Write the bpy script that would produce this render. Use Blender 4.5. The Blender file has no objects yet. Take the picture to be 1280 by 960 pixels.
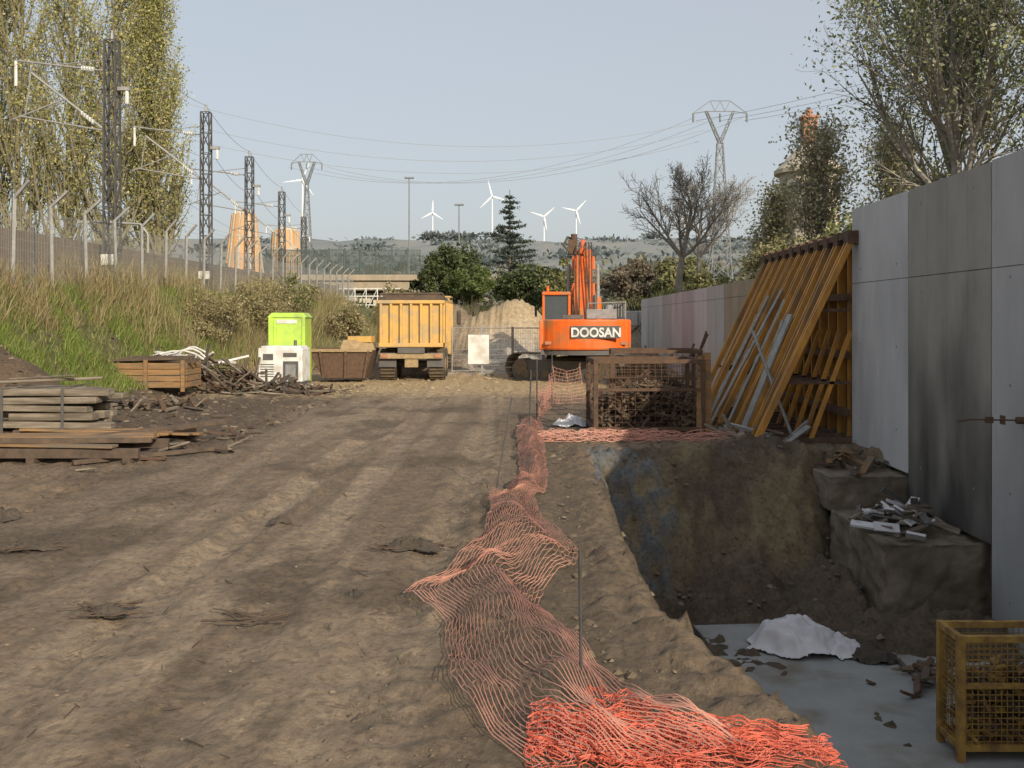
import bpy, math, random
import numpy as np
from mathutils import Vector, Matrix, noise, Euler
R=random.Random(7); RN=np.random.default_rng(7)
sc=bpy.context.scene
COL=sc.collection
# ------------------------------------------------------------ materials
def mat(name,c1,c2=None,scale=4.0,rough=0.8,metal=0.0,bump=0.0,bscale=30.0,stretch=(1,1,1),attr=None,c3=None,s3=0.6,trans=0.0,zg=None,bd=.02,r3p=(.48,.68)):
    m=bpy.data.materials.new(name); m.use_nodes=True
    nt=m.node_tree; N=nt.nodes; Lk=nt.links
    b=N['Principled BSDF']; b.inputs['Roughness'].default_value=rough; b.inputs['Metallic'].default_value=metal
    tc=N.new('ShaderNodeTexCoord'); mp=N.new('ShaderNodeMapping'); mp.inputs['Scale'].default_value=stretch
    Lk.new(tc.outputs['Object'],mp.inputs['Vector'])
    if c2 is None: c2=tuple(v*0.7 for v in c1)
    nz=N.new('ShaderNodeTexNoise'); nz.inputs['Scale'].default_value=scale; nz.inputs['Detail'].default_value=8; nz.inputs['Roughness'].default_value=0.65
    Lk.new(mp.outputs[0],nz.inputs['Vector'])
    rp=N.new('ShaderNodeValToRGB'); rp.color_ramp.elements[0].position=0.35; rp.color_ramp.elements[1].position=0.65
    rp.color_ramp.elements[0].color=(*c1,1); rp.color_ramp.elements[1].color=(*c2,1)
    Lk.new(nz.outputs['Fac'],rp.inputs['Fac']); out=rp.outputs['Color']
    if c3 is not None:
        n3=N.new('ShaderNodeTexNoise'); n3.inputs['Scale'].default_value=s3; n3.inputs['Detail'].default_value=5
        Lk.new(mp.outputs[0],n3.inputs['Vector']); fac=n3.outputs['Fac']
        if zg:
            sp=N.new('ShaderNodeSeparateXYZ'); Lk.new(tc.outputs['Object'],sp.inputs[0])
            ma=N.new('ShaderNodeMath'); ma.operation='SUBTRACT'; ma.inputs[0].default_value=zg[0]; Lk.new(sp.outputs['Z'],ma.inputs[1])
            mb=N.new('ShaderNodeMath'); mb.operation='MULTIPLY_ADD'; Lk.new(ma.outputs[0],mb.inputs[0]); mb.inputs[1].default_value=zg[1]; Lk.new(fac,mb.inputs[2]); fac=mb.outputs[0]
        r3=N.new('ShaderNodeValToRGB'); r3.color_ramp.elements[0].position=r3p[0]; r3.color_ramp.elements[1].position=r3p[1]
        Lk.new(fac,r3.inputs['Fac'])
        mx=N.new('ShaderNodeMixRGB'); Lk.new(r3.outputs['Color'],mx.inputs['Fac']); Lk.new(out,mx.inputs['Color1']); mx.inputs['Color2'].default_value=(*c3,1)
        out=mx.outputs['Color']
    if attr:
        at=N.new('ShaderNodeAttribute'); at.attribute_name=attr
        mm=N.new('ShaderNodeMixRGB'); mm.blend_type='MULTIPLY'; mm.inputs['Fac'].default_value=1
        Lk.new(at.outputs['Color'],mm.inputs['Color1']); Lk.new(out,mm.inputs['Color2']); out=mm.outputs['Color']
    Lk.new(out,b.inputs['Base Color'])
    if bump>0:
        nb=N.new('ShaderNodeTexNoise'); nb.inputs['Scale'].default_value=bscale; nb.inputs['Detail'].default_value=8; nb.inputs['Roughness'].default_value=.7
        Lk.new(mp.outputs[0],nb.inputs['Vector'])
        bp=N.new('ShaderNodeBump'); bp.inputs['Strength'].default_value=bump; bp.inputs['Distance'].default_value=bd
        Lk.new(nb.outputs['Fac'],bp.inputs['Height']); Lk.new(bp.outputs[0],b.inputs['Normal'])
    if trans>0:
        tr=N.new('ShaderNodeBsdfTranslucent'); ms=N.new('ShaderNodeMixShader'); ms.inputs[0].default_value=trans
        Lk.new(out,tr.inputs['Color']); Lk.new(b.outputs[0],ms.inputs[1]); Lk.new(tr.outputs[0],ms.inputs[2])
        Lk.new(ms.outputs[0],N['Material Output'].inputs['Surface'])
    return m
M={}
M['leaf']=mat('leaf',(1,1,1),(.75,.75,.75),scale=1.2,rough=.6,attr='col',trans=.3)
M['bark']=mat('bark',(.16,.13,.10),(.09,.075,.06),scale=6,rough=.95)
M['barklight']=mat('barklight',(.27,.25,.22),(.17,.155,.135),scale=5,rough=.95)
M['barkpop']=mat('bark_poplar',(.22,.20,.12),(.15,.135,.085),scale=5,rough=.95)
M['conc']=mat('concrete',(.44,.44,.445),(.36,.365,.37),scale=1.3,bump=.2,bscale=40,stretch=(1,1,.35),c3=(.29,.295,.30),s3=.7,rough=.85,zg=(1.0,.05))
M['concd']=mat('concrete_stained',(.35,.335,.305),(.26,.25,.225),scale=1.2,bump=.25,bscale=40,stretch=(1,1,.4),c3=(.05,.046,.042),s3=1.1,rough=.75,zg=(1.7,.17),r3p=(.40,.90))
M['concw']=mat('concrete_pale',(.55,.555,.565),(.46,.465,.475),scale=1.4,bump=.2,bscale=40,stretch=(1,1,.3),rough=.85,c3=(.39,.395,.40),s3=1.2)
M['conct']=mat('concrete_tan',(.36,.30,.22),(.27,.23,.17),scale=2.0,bump=.2,bscale=40,stretch=(1,1,.3),rough=.85)
M['slab']=mat('slab',(.29,.30,.29),(.215,.22,.22),scale=1.2,bump=.3,bscale=25,c3=(.15,.13,.10),s3=1.6,rough=.8,r3p=(.5,.7))
M['dirtyconc']=mat('dirty_concrete',(.22,.185,.135),(.12,.095,.068),scale=3,bump=.8,bscale=9,rough=.95,c3=(.10,.08,.055),s3=1.3)
M['screen']=mat('screen_panel',(.19,.155,.115),(.13,.105,.08),scale=2,rough=.9,stretch=(1,1,.4))
M['orange']=mat('orange_paint',(.80,.14,.012),(.62,.11,.015),scale=3,rough=.42,c3=(.38,.16,.06),s3=2.0)
M['ywood']=mat('yellow_beam',(.56,.27,.045),(.34,.16,.03),scale=5,rough=.6,stretch=(1,1,.4),c3=(.20,.12,.05),s3=2)
M['ymach']=mat('yellow_paint_dusty',(.60,.36,.09),(.46,.30,.11),scale=3,rough=.6,c3=(.36,.28,.17),s3=1.5)
M['mud']=mat('mud',(.38,.28,.155),(.24,.175,.10),scale=6,rough=.95,bump=.5)
M['earthload']=mat('earth_rubble',(.17,.125,.08),(.09,.068,.046),scale=6,rough=.95,bump=.5)
M['black']=mat('black_rubber',(.03,.03,.03),(.10,.08,.055),scale=6,rough=.8)
M['track']=mat('track_steel',(.20,.15,.10),(.075,.062,.05),scale=9,rough=.7,metal=.1)
M['dgrey']=mat('dark_grey',(.07,.072,.075),(.11,.10,.09),scale=6,rough=.6)
M['mgrey']=mat('mid_grey',(.26,.27,.27),(.18,.18,.18),scale=6,rough=.5)
M['glass']=mat('cab_glass',(.05,.065,.075),(.07,.08,.085),scale=2,rough=.08)
M['white']=mat('white_paint',(.70,.71,.70),(.60,.61,.59),scale=3,rough=.5,c3=(.5,.48,.44),s3=3)
M['lime']=mat('lime_plastic',(.45,.66,.08),(.36,.54,.08),scale=3,rough=.5,c3=(.30,.42,.10),s3=2.5)
M['steel']=mat('galv_steel',(.34,.34,.33),(.24,.24,.23),scale=8,rough=.55,metal=.3)
M['lattice']=mat('lattice_steel',(.045,.045,.048),(.08,.08,.08),scale=5,rough=.6,metal=.1)
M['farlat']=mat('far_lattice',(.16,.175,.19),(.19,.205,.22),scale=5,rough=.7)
M['rust']=mat('rust',(.13,.075,.045),(.07,.045,.032),scale=9,rough=.9,bump=.3)
M['rusty']=mat('rust_yellow',(.38,.24,.05),(.17,.09,.035),scale=8,rough=.8)
M['wood']=mat('grey_timber',(.27,.23,.18),(.13,.105,.08),scale=3,rough=.9,stretch=(.6,.6,5),bump=.5,c3=(.12,.10,.075),s3=1.5)
M['woodb']=mat('brown_timber',(.34,.195,.08),(.18,.11,.055),scale=3,rough=.85,stretch=(.5,2,5),bump=.4,c3=(.15,.12,.09),s3=1.2)
M['woodd']=mat('dark_timber',(.12,.085,.06),(.06,.045,.035),scale=5,rough=.9)
M['net']=mat('orange_net',(.62,.12,.065),(.50,.11,.075),scale=2,rough=.6)
M['netfade']=mat('orange_net_faded',(.56,.27,.205),(.42,.22,.17),scale=2,rough=.65)
M['cloth']=mat('white_sack',(.62,.62,.64),(.48,.48,.51),scale=3,rough=.7,bump=.3)
M['darkcloth']=mat('dark_sack',(.045,.038,.03),(.08,.065,.05),scale=6,rough=.95)
M['brick']=mat('brick',(.42,.19,.11),(.34,.17,.11),scale=6,rough=.9)
M['cream']=mat('cream_render',(.50,.45,.36),(.42,.38,.31),scale=3,rough=.9)
M['roof']=mat('tile_roof',(.34,.25,.20),(.28,.21,.17),scale=8,rough=.9)
M['turb']=mat('turbine_white_hazed',(.70,.73,.76),(.66,.69,.72),scale=.1,rough=.6)  # white turbine paint, with distance haze tinted into its colour
M['silo']=mat('silo_orange',(.56,.33,.16),(.48,.32,.18),scale=.8,rough=.7)
M['dgreen']=mat('dark_green_metal',(.06,.085,.08),(.08,.10,.095),scale=4,rough=.6)
# ------------------------------------------------------------ mesh builder
def tube_arr(P0,P1,R0,R1,n):
    P0=np.asarray(P0,float);P1=np.asarray(P1,float);R0=np.asarray(R0,float);R1=np.asarray(R1,float)
    D=P1-P0; L=np.linalg.norm(D,axis=1,keepdims=True)+1e-9; D=D/L
    ref=np.where(np.abs(D[:,2:3])<.9,np.array([[0,0,1.]]),np.array([[1.,0,0]]))
    U=np.cross(D,ref);U/=np.linalg.norm(U,axis=1,keepdims=True);V=np.cross(D,U)
    a=np.arange(n)*2*math.pi/n+math.pi/4
    ring=np.cos(a)[None,:,None]*U[:,None,:]+np.sin(a)[None,:,None]*V[:,None,:]
    A=P0[:,None,:]+R0[:,None,None]*ring; B=P1[:,None,:]+R1[:,None,None]*ring
    V_=np.concatenate([A,B],axis=1)
    i=np.arange(n);j=(i+1)%n
    f=np.stack([i,j,n+j,n+i],axis=1)
    F=(np.arange(len(P0))*2*n)[:,None,None]+f[None]
    return V_.reshape(-1,3),F.reshape(-1,4)
class MB:
    def __init__(s): s.v=[];s.f=[];s.m=[];s.n=0
    def raw(s,v,f,mi=0):
        v=np.asarray(v,float)
        s.v.append(v)
        for q in (f.tolist() if hasattr(f,'tolist') else f): s.f.append([k+s.n for k in q]); s.m.append(mi)
        s.n+=len(v)
    def tubes(s,segs,mi=0,n=4,caps=False):
        if not segs: return
        P0=[a[0] for a in segs];P1=[a[1] for a in segs];R0=[a[2] for a in segs];R1=[a[3] if len(a)>3 else a[2] for a in segs]
        v,f=tube_arr(P0,P1,R0,R1,n); f=f.tolist()
        if caps:
            for k in range(len(segs)):
                f.append([k*2*n+i for i in range(n)][::-1]); f.append([k*2*n+n+i for i in range(n)])
        s.raw(v,f,mi)
    def tube(s,p0,p1,r,mi=0,n=8,r1=None): s.tubes([(p0,p1,r,r if r1 is None else r1)],mi,n,True)
    def path(s,pts,r,mi=0,n=6): s.tubes([(pts[i],pts[i+1],r) for i in range(len(pts)-1)],mi,n,True)
    def box(s,c,sz,mi=0,rot=(0,0,0),taper=None):
        M_=Euler(rot).to_matrix()
        v=[]
        for z in(-.5,.5):
            for y in(-.5,.5):
                for x in(-.5,.5):
                    t=1 if (taper is None or z<0) else taper
                    p=M_@Vector((x*sz[0]*t,y*sz[1]*t,z*sz[2])); v.append((p.x+c[0],p.y+c[1],p.z+c[2]))
        s.raw(v,[[0,2,3,1],[4,5,7,6],[0,1,5,4],[2,6,7,3],[0,4,6,2],[1,3,7,5]],mi)
    def bar(s,p0,p1,w,h,mi=0):
        p0=Vector(p0);p1=Vector(p1);d=(p1-p0);L=d.length;q=d.to_track_quat('Y','Z').to_matrix()
        v=[]
        for z in(-.5,.5):
            for y in(0,1):
                for x in(-.5,.5):
                    p=q@Vector((x*w,y*L,z*h)); v.append(tuple(p+p0))
        s.raw(v,[[0,2,3,1],[4,5,7,6],[0,1,5,4],[2,6,7,3],[0,4,6,2],[1,3,7,5]],mi)
    def prism(s,prof,x0,x1,mi=0,axis='x'):
        n=len(prof)
        def mk(a,p):
            return {'x':(a,p[0],p[1]),'y':(p[0],a,p[1]),'z':(p[0],p[1],a)}[axis]
        v=[mk(x0,p) for p in prof]+[mk(x1,p) for p in prof]
        f=[[i,(i+1)%n,n+(i+1)%n,n+i] for i in range(n)]+[list(range(n))[::-1],[n+i for i in range(n)]]
        s.raw(v,f,mi)
    def build(s,name,mats,loc=(0,0,0),rot=(0,0,0),parent=None,bevel=0,smooth=False,rough=0):
        me=bpy.data.meshes.new(name); v=np.concatenate(s.v) if s.v else np.zeros((0,3))
        me.from_pydata(v.tolist(),[],s.f)
        for m_ in mats: me.materials.append(M[m_])
        me.polygons.foreach_set('material_index',s.m)
        if smooth: me.polygons.foreach_set('use_smooth',[True]*len(s.f))
        me.update()
        o=bpy.data.objects.new(name,me); COL.objects.link(o); o.location=loc; o.rotation_euler=rot
        if parent: o.parent=parent
        if bevel:
            b=o.modifiers.new('bevel','BEVEL'); b.width=bevel; b.segments=2; b.limit_method='ANGLE'
        if rough:
            q=o.modifiers.new('sub','SUBSURF'); q.subdivision_type='SIMPLE'; q.levels=5; q.render_levels=5
            t=bpy.data.textures.new(name,'CLOUDS'); t.noise_scale=.28; t.noise_depth=4
            d=o.modifiers.new('disp','DISPLACE'); d.texture=t; d.strength=rough; d.mid_level=.6; d.texture_coords='GLOBAL'
        return o
def empty(name,loc=(0,0,0),rot=(0,0,0)):
    o=bpy.data.objects.new(name,None); COL.objects.link(o); o.location=loc; o.rotation_euler=rot; o.empty_display_size=.2; return o
def npmesh(name,v,f,matn,cols=None,parent=None,smooth=False):
    me=bpy.data.meshes.new(name); me.from_pydata(v.tolist(),[],f.tolist())
    if cols is not None:
        a=me.attributes.new('col','FLOAT_COLOR','POINT'); c=np.ones((len(v),4)); c[:,:3]=cols; a.data.foreach_set('color',c.ravel())
    me.materials.append(M[matn])
    if smooth: me.polygons.foreach_set('use_smooth',[True]*len(me.polygons))
    me.update(); o=bpy.data.objects.new(name,me); COL.objects.link(o)
    if parent: o.parent=parent
    return o
def leaves(name,C,size,palette,parent=None,aspect=.55,seed=1):
    rg=np.random.default_rng(seed); C=np.asarray(C); n=len(C)
    u=rg.normal(size=(n,3)); u/=np.linalg.norm(u,axis=1,keepdims=True)
    w=rg.normal(size=(n,3)); v=np.cross(u,w); v/=np.linalg.norm(v,axis=1,keepdims=True)
    s=size*(rg.random((n,1))*.8+.6)
    V=np.stack([C+u*s,C+v*s*aspect,C-u*s,C-v*s*aspect],axis=1).reshape(-1,3)
    F=np.arange(4*n).reshape(n,4)
    pal=np.array(palette); k=rg.integers(0,len(pal),n); c=pal[k]*(rg.random((n,1))*.6+.7)
    return npmesh(name,V,F,'leaf',np.repeat(c,4,axis=0),parent)
# ------------------------------------------------------------ terrain
def sm(t): t=np.clip(t,0,1); return t*t*(3-2*t)
LY=[-40,4.5,5,6.3,7,10,15.3,16.5];LX=[1.5,1.44,1.38,1.08,.87,.8,.89,1.0]
def fr(x,y,z=0,o=4): return noise.fractal(Vector((x,y,z)),1.0,2.0,o)
def hgt_np(X,Y):
    base=np.interp(Y,[-50,34,60,100,200,500,900,1500,2000,2600,3500],[0,0,1.3,3.0,4.2,11,34,110,168,174,166])
    w=np.where(Y<47,.15,.15+(Y-47)*.25); w=np.clip(w,.15,12)
    rt=2.5*sm((X-5.6)/w)+np.clip(X-6,0,30)*.02
    rt=rt*sm((400-Y)/300)
    toe=np.interp(Y,[0,25,45,80],[-9.8,-9.8,-8.6,-9.5])
    t=np.clip((toe-X),0,50)
    em=np.interp(t,[0,1.2,3.1,4.5,50],[0,.45,2.95,3.15,3.2])*sm((300-Y)/220)
    lip=np.interp(Y,LY,LX); dx=(X-lip)/np.interp(Y,[4,8,12,15],[.6,.6,.7,.7]); dy=(15.4-Y)/2.0
    p=sm(np.minimum(dx,dy)); pit=-1.85*p*(X<5.6)
    z=np.maximum(base,em)+rt+pit
    z+=.5*np.exp(-((X-4.6)/1.1)**2-((Y-11.3)/.45)**2)
    z+=.5*np.exp(-((X-3.0)/.6)**2-((Y-13.4)/.6)**2)
    z+=.7*np.exp(-((X-4.1)/.4)**2-((Y-12.9)/.9)**2)
    z+=.22*np.exp(-((X-3.6)/.8)**2-((Y-15.5)/.5)**2)
    z+=1.95*np.exp(-(np.abs((X+1.3)/3.1))**2.2-((Y-50)/3.0)**2)
    z+=.6*np.exp(-(np.abs((X+.6)/1.2))**2.2-((Y-49)/2.0)**2)
    z+=2.0*np.exp(-((X+4.8)/1.8)**2-((Y-56)/2.5)**2)
    z+=1.0*np.exp(-((X+10.7)/1.2)**2-((Y-19.8)/1.5)**2)
    return z
def hgt(x,y): return float(hgt_np(np.array([float(x)]),np.array([float(y)]))[0])
def ar(a,b,s): return np.arange(a,b,s)
gx=np.concatenate([-np.geomspace(3200,42,22),ar(-40,-14,.6),ar(-14,-9,.2),ar(-9,-6,.1),ar(-6,6.2,.05),ar(6.2,20,.6),np.geomspace(20.5,3200,24)])
gy=np.concatenate([ar(-40,3,1.5),ar(3,9,.04),ar(9,17,.055),ar(17,40,.16),ar(40,120,1),np.geomspace(121,3400,60)])
X,Y=np.meshgrid(gx,gy); Z=hgt_np(X,Y); sh=X.shape
xf=X.ravel();yf=Y.ravel();zf=Z.ravel().copy()
n1=np.empty(len(xf));n2=np.empty(len(xf));n3=np.empty(len(xf))
for i in range(len(xf)):
    x=xf[i];y=yf[i]
    if y<120:
        n1[i]=fr(x*5,y*5,1,5); n2[i]=fr(x*2.4,y*.12,5,4); n3[i]=fr(x*.8,y*.6,8,5)
    else:
        n1[i]=fr(x*.004,y*.004,1,5); n2[i]=fr(x*.02,y*.02,5,3); n3[i]=0
near=yf<120
lipf=np.interp(yf,LY,LX)
inpit=(xf>lipf)&(xf<5.6)&(yf<15.6)
road=near&(xf<.5)&(xf>-6.5)
mnd=np.exp(-((xf+10.7)/1.3)**2-((yf-19.8)/1.6)**2)
amp=np.where(inpit,.15,np.where(xf<-5.5,.06,np.where(xf>-.9,.03,.014)))
amp=np.where(yf>38,.12,amp)
zf+=np.where(near,n1*amp,0)+np.where(inpit,n3*.30*sm((xf-lipf)/.5)*sm((15.6-yf)/.5),0)
zf+=np.where(road,n2*.012+n3*.010,0)
rutm=np.zeros(len(xf)); lug=np.zeros(len(xf))
for (c0,c1,ph,dep) in ((-2.3,.5,0,.020),(-3.1,.35,1.7,.016),(-1.6,.3,3.1,.012),(-4.2,.4,.8,.012)):
    xc=c0+c1*np.sin(yf*.11+ph)
    for s_ in(-1,1):
        dd=xf-xc-s_*1.0
        g=np.exp(-(dd/.17)**4); e=np.exp(-((np.abs(dd)-.24)/.06)**2); lg=g*(np.sin(yf*26+np.abs(dd)*30)>.1)
        zf+=np.where(road,-g*dep+e*dep*.6*(1+n1*1.5)-lg*.006,0); rutm=np.maximum(rutm,g)
        lug=np.maximum(lug,lg)
zf+=np.where(near,np.exp(-((xf-lipf+.15)/.2)**2)*.05*(yf<15.6)*(1+n1),0)
zf+=np.where(yf>1200,n1*22*np.clip((yf-1200)/800,0,1),0)
def lerp(a,b,t): return a*(1-t[:,None])+b*t[:,None]
C=lambda *a: np.array(a)[None,:]
col=np.repeat(C(.185,.137,.092),len(xf),0)
t=np.clip(n2*2.2+.42,0,1); col=lerp(col,C(.29,.225,.157),t*np.exp(-((xf+2.9)/2.6)**2))
col=lerp(col,C(.31,.245,.175),rutm*road*.5)
col=lerp(col,C(.14,.10,.068),lug*road*.35*np.clip(n3+.6,0,1))
col=lerp(col,C(.095,.07,.047),np.clip(n3*2.0-.05,0,1)*road*.75)
col=lerp(col,C(.11,.082,.055),np.exp(-((xf+5.2)/1.0)**2)*road*.6*np.clip(n3+.7,0,1))
col=lerp(col,C(.12,.093,.062),np.clip(np.exp(-((xf-.3)/.7)**2)*.75,0,1)*(yf<20))
col=lerp(col,C(.10,.073,.05),sm((-4.8-.02*yf+n1*.8-xf)/1.2)*sm((yf-13)/3)*sm((31-yf)/3))
col=lerp(col,C(.44,.335,.19),sm((yf-25.5+n1*3)/3)*sm((38-yf)/4)*.85)
col=lerp(col,C(.22,.17,.115),sm((yf-37)/4))
col=lerp(col,C(.46,.42,.36),sm((yf-35)/2)*sm((1.9-np.abs(xf+1.2))/.8)*sm((70-yf)/20))
col=lerp(col,C(.44,.34,.21),np.clip(1.6*np.exp(-(np.abs((xf+1.3)/3.1))**2-((yf-50)/3.0)**2),0,1))
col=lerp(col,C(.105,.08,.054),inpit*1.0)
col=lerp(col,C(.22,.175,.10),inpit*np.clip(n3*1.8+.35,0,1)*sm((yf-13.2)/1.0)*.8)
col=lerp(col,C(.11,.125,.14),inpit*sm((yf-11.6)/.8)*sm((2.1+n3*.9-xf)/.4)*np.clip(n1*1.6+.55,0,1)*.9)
col=lerp(col,C(.12,.115,.05),sm((-10.6-xf)/.6)*(yf<300)*sm((n1+.6)/.5))
col=lerp(col,C(.12,.085,.055),np.clip(mnd*1.8,0,1))
col=lerp(col,C(.13,.12,.06),sm((xf-6)/.5))
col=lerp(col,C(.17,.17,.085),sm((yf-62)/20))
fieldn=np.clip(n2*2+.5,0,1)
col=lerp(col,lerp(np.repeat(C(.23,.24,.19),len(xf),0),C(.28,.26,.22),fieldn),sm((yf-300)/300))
col=lerp(col,lerp(np.repeat(C(.20,.23,.24),len(xf),0),C(.26,.27,.26),fieldn),sm((yf-900)/500))  # hills: bluish distance haze painted into the ground colour
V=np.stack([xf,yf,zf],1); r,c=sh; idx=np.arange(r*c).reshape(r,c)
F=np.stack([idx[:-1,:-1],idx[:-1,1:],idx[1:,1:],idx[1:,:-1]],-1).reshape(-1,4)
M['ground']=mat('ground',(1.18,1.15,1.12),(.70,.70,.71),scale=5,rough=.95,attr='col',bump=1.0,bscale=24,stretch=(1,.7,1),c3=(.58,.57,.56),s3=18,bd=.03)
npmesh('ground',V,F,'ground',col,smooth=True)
def stones(name,n,xr,yr,smin,smax,matc,seed,ypow=2):
    rg=np.random.default_rng(seed)
    x=rg.uniform(*xr,n); y=yr[0]+(yr[1]-yr[0])*rg.random(n)**ypow
    z=hgt_np(x,y); s=smin+(smax-smin)*rg.random(n)**6
    o=np.array([[1,0,0],[.6,.75,.1],[-.3,.95,0],[-1,.1,.05],[-.5,-.8,0],[.5,-.85,.05],[.35,.2,.7],[-.4,-.1,.75],[0,0,-.6]],float)
    Vv=o[None]*(1+.45*(rg.random((n,9,1))-.5))
    a=rg.uniform(0,6.28,n); ca,sa=np.cos(a),np.sin(a)
    Vx=Vv[:,:,0]*ca[:,None]-Vv[:,:,1]*sa[:,None]*.7; Vy=Vv[:,:,0]*sa[:,None]+Vv[:,:,1]*ca[:,None]*.7
    Vv=np.stack([Vx,Vy,Vv[:,:,2]*.75],-1)*s[:,None,None]+np.stack([x,y,z+s*.0],1)[:,None,:]
    f=np.array([[0,1,6],[1,2,6],[2,7,6],[2,3,7],[3,4,7],[4,5,7],[5,6,7],[5,0,6]])
    Ff=(np.arange(n)*9)[:,None,None]+f[None]
    pal=np.array(matc)[rg.integers(0,len(matc),n)]*(rg.random((n,1))*.5+.7)
    if 'clod' not in M: M['clod']=mat('clod',(1,1,1),(.8,.8,.8),scale=20,rough=.95,attr='col')
    npmesh(name,Vv.reshape(-1,3),Ff.reshape(-1,3),'clod',np.repeat(pal,9,0))
stones('gravel',9000,(-9,1.2),(4,26),.003,.020,[(.19,.14,.095),(.14,.105,.072),(.23,.18,.125)],3)
stones('soil_clods',5000,(.3,5.2),(4.3,16.5),.008,.07,[(.13,.10,.067),(.10,.078,.052),(.17,.135,.09)],4,1)
stones('rubble',4500,(-12,-5),(15,31),.015,.10,[(.11,.082,.058),(.08,.06,.045),(.17,.135,.095)],5,1)
stones('rubble',2500,(-10,5),(27,45),.02,.12,[(.36,.28,.17),(.27,.21,.13)],6,1)
# ------------------------------------------------------------ grass / brush
def blades(name,x,y,h,w,pal,seed,lean=.35):
    rg=np.random.default_rng(seed); n=len(x); z=hgt_np(x,y)-.03
    a=rg.uniform(0,6.28,n); H=h*(rg.random(n)*.8+.4)
    P=np.stack([x,y,z],1); wv=np.stack([np.cos(a),np.sin(a),0*a],1)*w
    L=rg.normal(size=(n,2))*lean; T=P+np.stack([L[:,0]*H,L[:,1]*H,H],1)
    V_=np.stack([P-wv,P+wv,T],1).reshape(-1,3)
    c=np.array(pal)[rg.integers(0,len(pal),n)]*(rg.random((n,1))*.6+.7)
    npmesh(name,V_,np.arange(3*n).reshape(n,3),'leaf',np.repeat(c,3,0))
def region(n,xr,yr,th,sc_,seed,z=0):
    rg=np.random.default_rng(seed); x=rg.uniform(*xr,n*3); y=rg.uniform(*yr,n*3)
    k=np.array([fr(a*sc_,b*sc_,z,3) for a,b in zip(x,y)])>th
    k&=(((x+10.7)/1.1)**2+((y-19.8)/1.4)**2>1)
    return x[k][:n],y[k][:n]
x,y=region(46000,(-15,-10.3),(12,62),-.28,.5,11); blades('grass',x,y,.28,.015,[(.17,.22,.045),(.24,.27,.075),(.30,.29,.11),(.12,.18,.035)],1)
x,y=region(14000,(-12.8,-10.3),(18,36),-.02,.9,17,5); blades('grass',x,y,.36,.015,[(.15,.23,.035),(.20,.28,.055),(.27,.29,.09)],7)
x,y=region(15000,(-14.5,-9.9),(28,64),-.05,.35,12,3); blades('dry_brush',x,y,1.1,.013,[(.38,.31,.17),(.31,.25,.12),(.44,.36,.20),(.20,.20,.08)],2,.3)
x,y=region(4000,(-14.0,-12.0),(18,30),-.05,.7,18,3); blades('dry_brush',x,y,.7,.012,[(.38,.31,.17),(.31,.25,.12)],8,.35)
x,y=region(9000,(-11,-8.4),(36,60),-.1,.5,13,4); blades('dry_brush',x,y,.8,.02,[(.34,.28,.15),(.20,.22,.08)],3,.3)
x,y=region(1200,(-1.0,.9),(5,26),.1,1.2,14); blades('grass',x,y,.05,.005,[(.14,.15,.06),(.2,.2,.08)],4,.6)
x,y=region(14000,(5.9,30),(17,75),-.1,.4,15); blades('grass',x,y,.5,.03,[(.13,.16,.05),(.2,.2,.08)],5,.4)
x,y=region(9000,(-25,12),(62,110),-.05,.1,16); blades('dry_brush',x,y,.9,.07,[(.2,.18,.08),(.12,.14,.05)],6,.4)
def bush(name,c,rad,n,ls,pal,seed,stems=True,clumps=26):
    rg=np.random.default_rng(seed); p=empty(name,(0,0,0))
    cc=rg.normal(size=(clumps,3)); cc/=np.linalg.norm(cc,axis=1,keepdims=True); cc*=rg.random((clumps,1))**.4*.8
    cr=rg.uniform(.16,.36,clumps)
    k=rg.integers(0,clumps,n); d=rg.normal(size=(n,3)); d/=np.linalg.norm(d,axis=1,keepdims=True)
    P=cc[k]+d*cr[k][:,None]*rg.random((n,1))**.5; P=P*np.array(rad)+np.array(c); P=P[P[:,2]>hgt(c[0],c[1])-.1]
    leaves('foliage',P,ls,pal,p,seed=seed)
    if stems:
        b=MB(); g=np.array([c[0],c[1],hgt(c[0],c[1])-.1]); q=cc*np.array(rad)+np.array(c)
        b.tubes([(g+rg.normal(size=3)*[.2,.2,0],tuple(t_),.03*rad[2]/2,.008) for t_ in q],0,4); b.build('stems',['bark'],parent=p)
    return p
G1=[(.08,.105,.035),(.11,.14,.045),(.055,.075,.03)]
OL=[(.22,.22,.09),(.29,.27,.13),(.15,.17,.06)]
DR=[(.38,.32,.18),(.25,.23,.10),(.32,.28,.14)]
bush('shrub',(-11.2,34,2.2),(1.3,2.2,1.1),5000,.045,DR,22,clumps=60)
bush('shrub',(-11.0,39,2.5),(1.4,2.5,1.6),5500,.05,DR,23,clumps=70)
bush('shrub',(-11.5,45,2.8),(1.9,2.8,1.9),6000,.06,OL,24,clumps=70)
bush('shrub',(-9.2,48,1.6),(1.3,2,1.5),4000,.07,DR,25)
bush('shrub',(-8.6,60,2.8),(1.6,2.5,1.6),4000,.09,DR,251)
bush('evergreen_bush',(-6.3,72,5.4),(3.0,2.5,2.7),9000,.13,G1,26,clumps=40)
bush('evergreen_bush',(-4.3,68,4.6),(1.9,2,1.5),5000,.11,[(.14,.19,.05),(.10,.14,.04)],27)
bush('evergreen_bush',(-.4,84,5.0),(3.2,2.5,2.6),6500,.15,G1,28,clumps=40)
bush('shrub',(3.2,78,5.0),(2.5,2.5,2.4),5000,.14,OL,29)
bush('shrub',(7.2,70,5.0),(3.0,2.5,1.6),5000,.13,[(.18,.15,.11),(.24,.20,.14)],30)
bush('shrub',(10.2,66,5.2),(2.4,2.5,1.8),5000,.13,OL,31)
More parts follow.
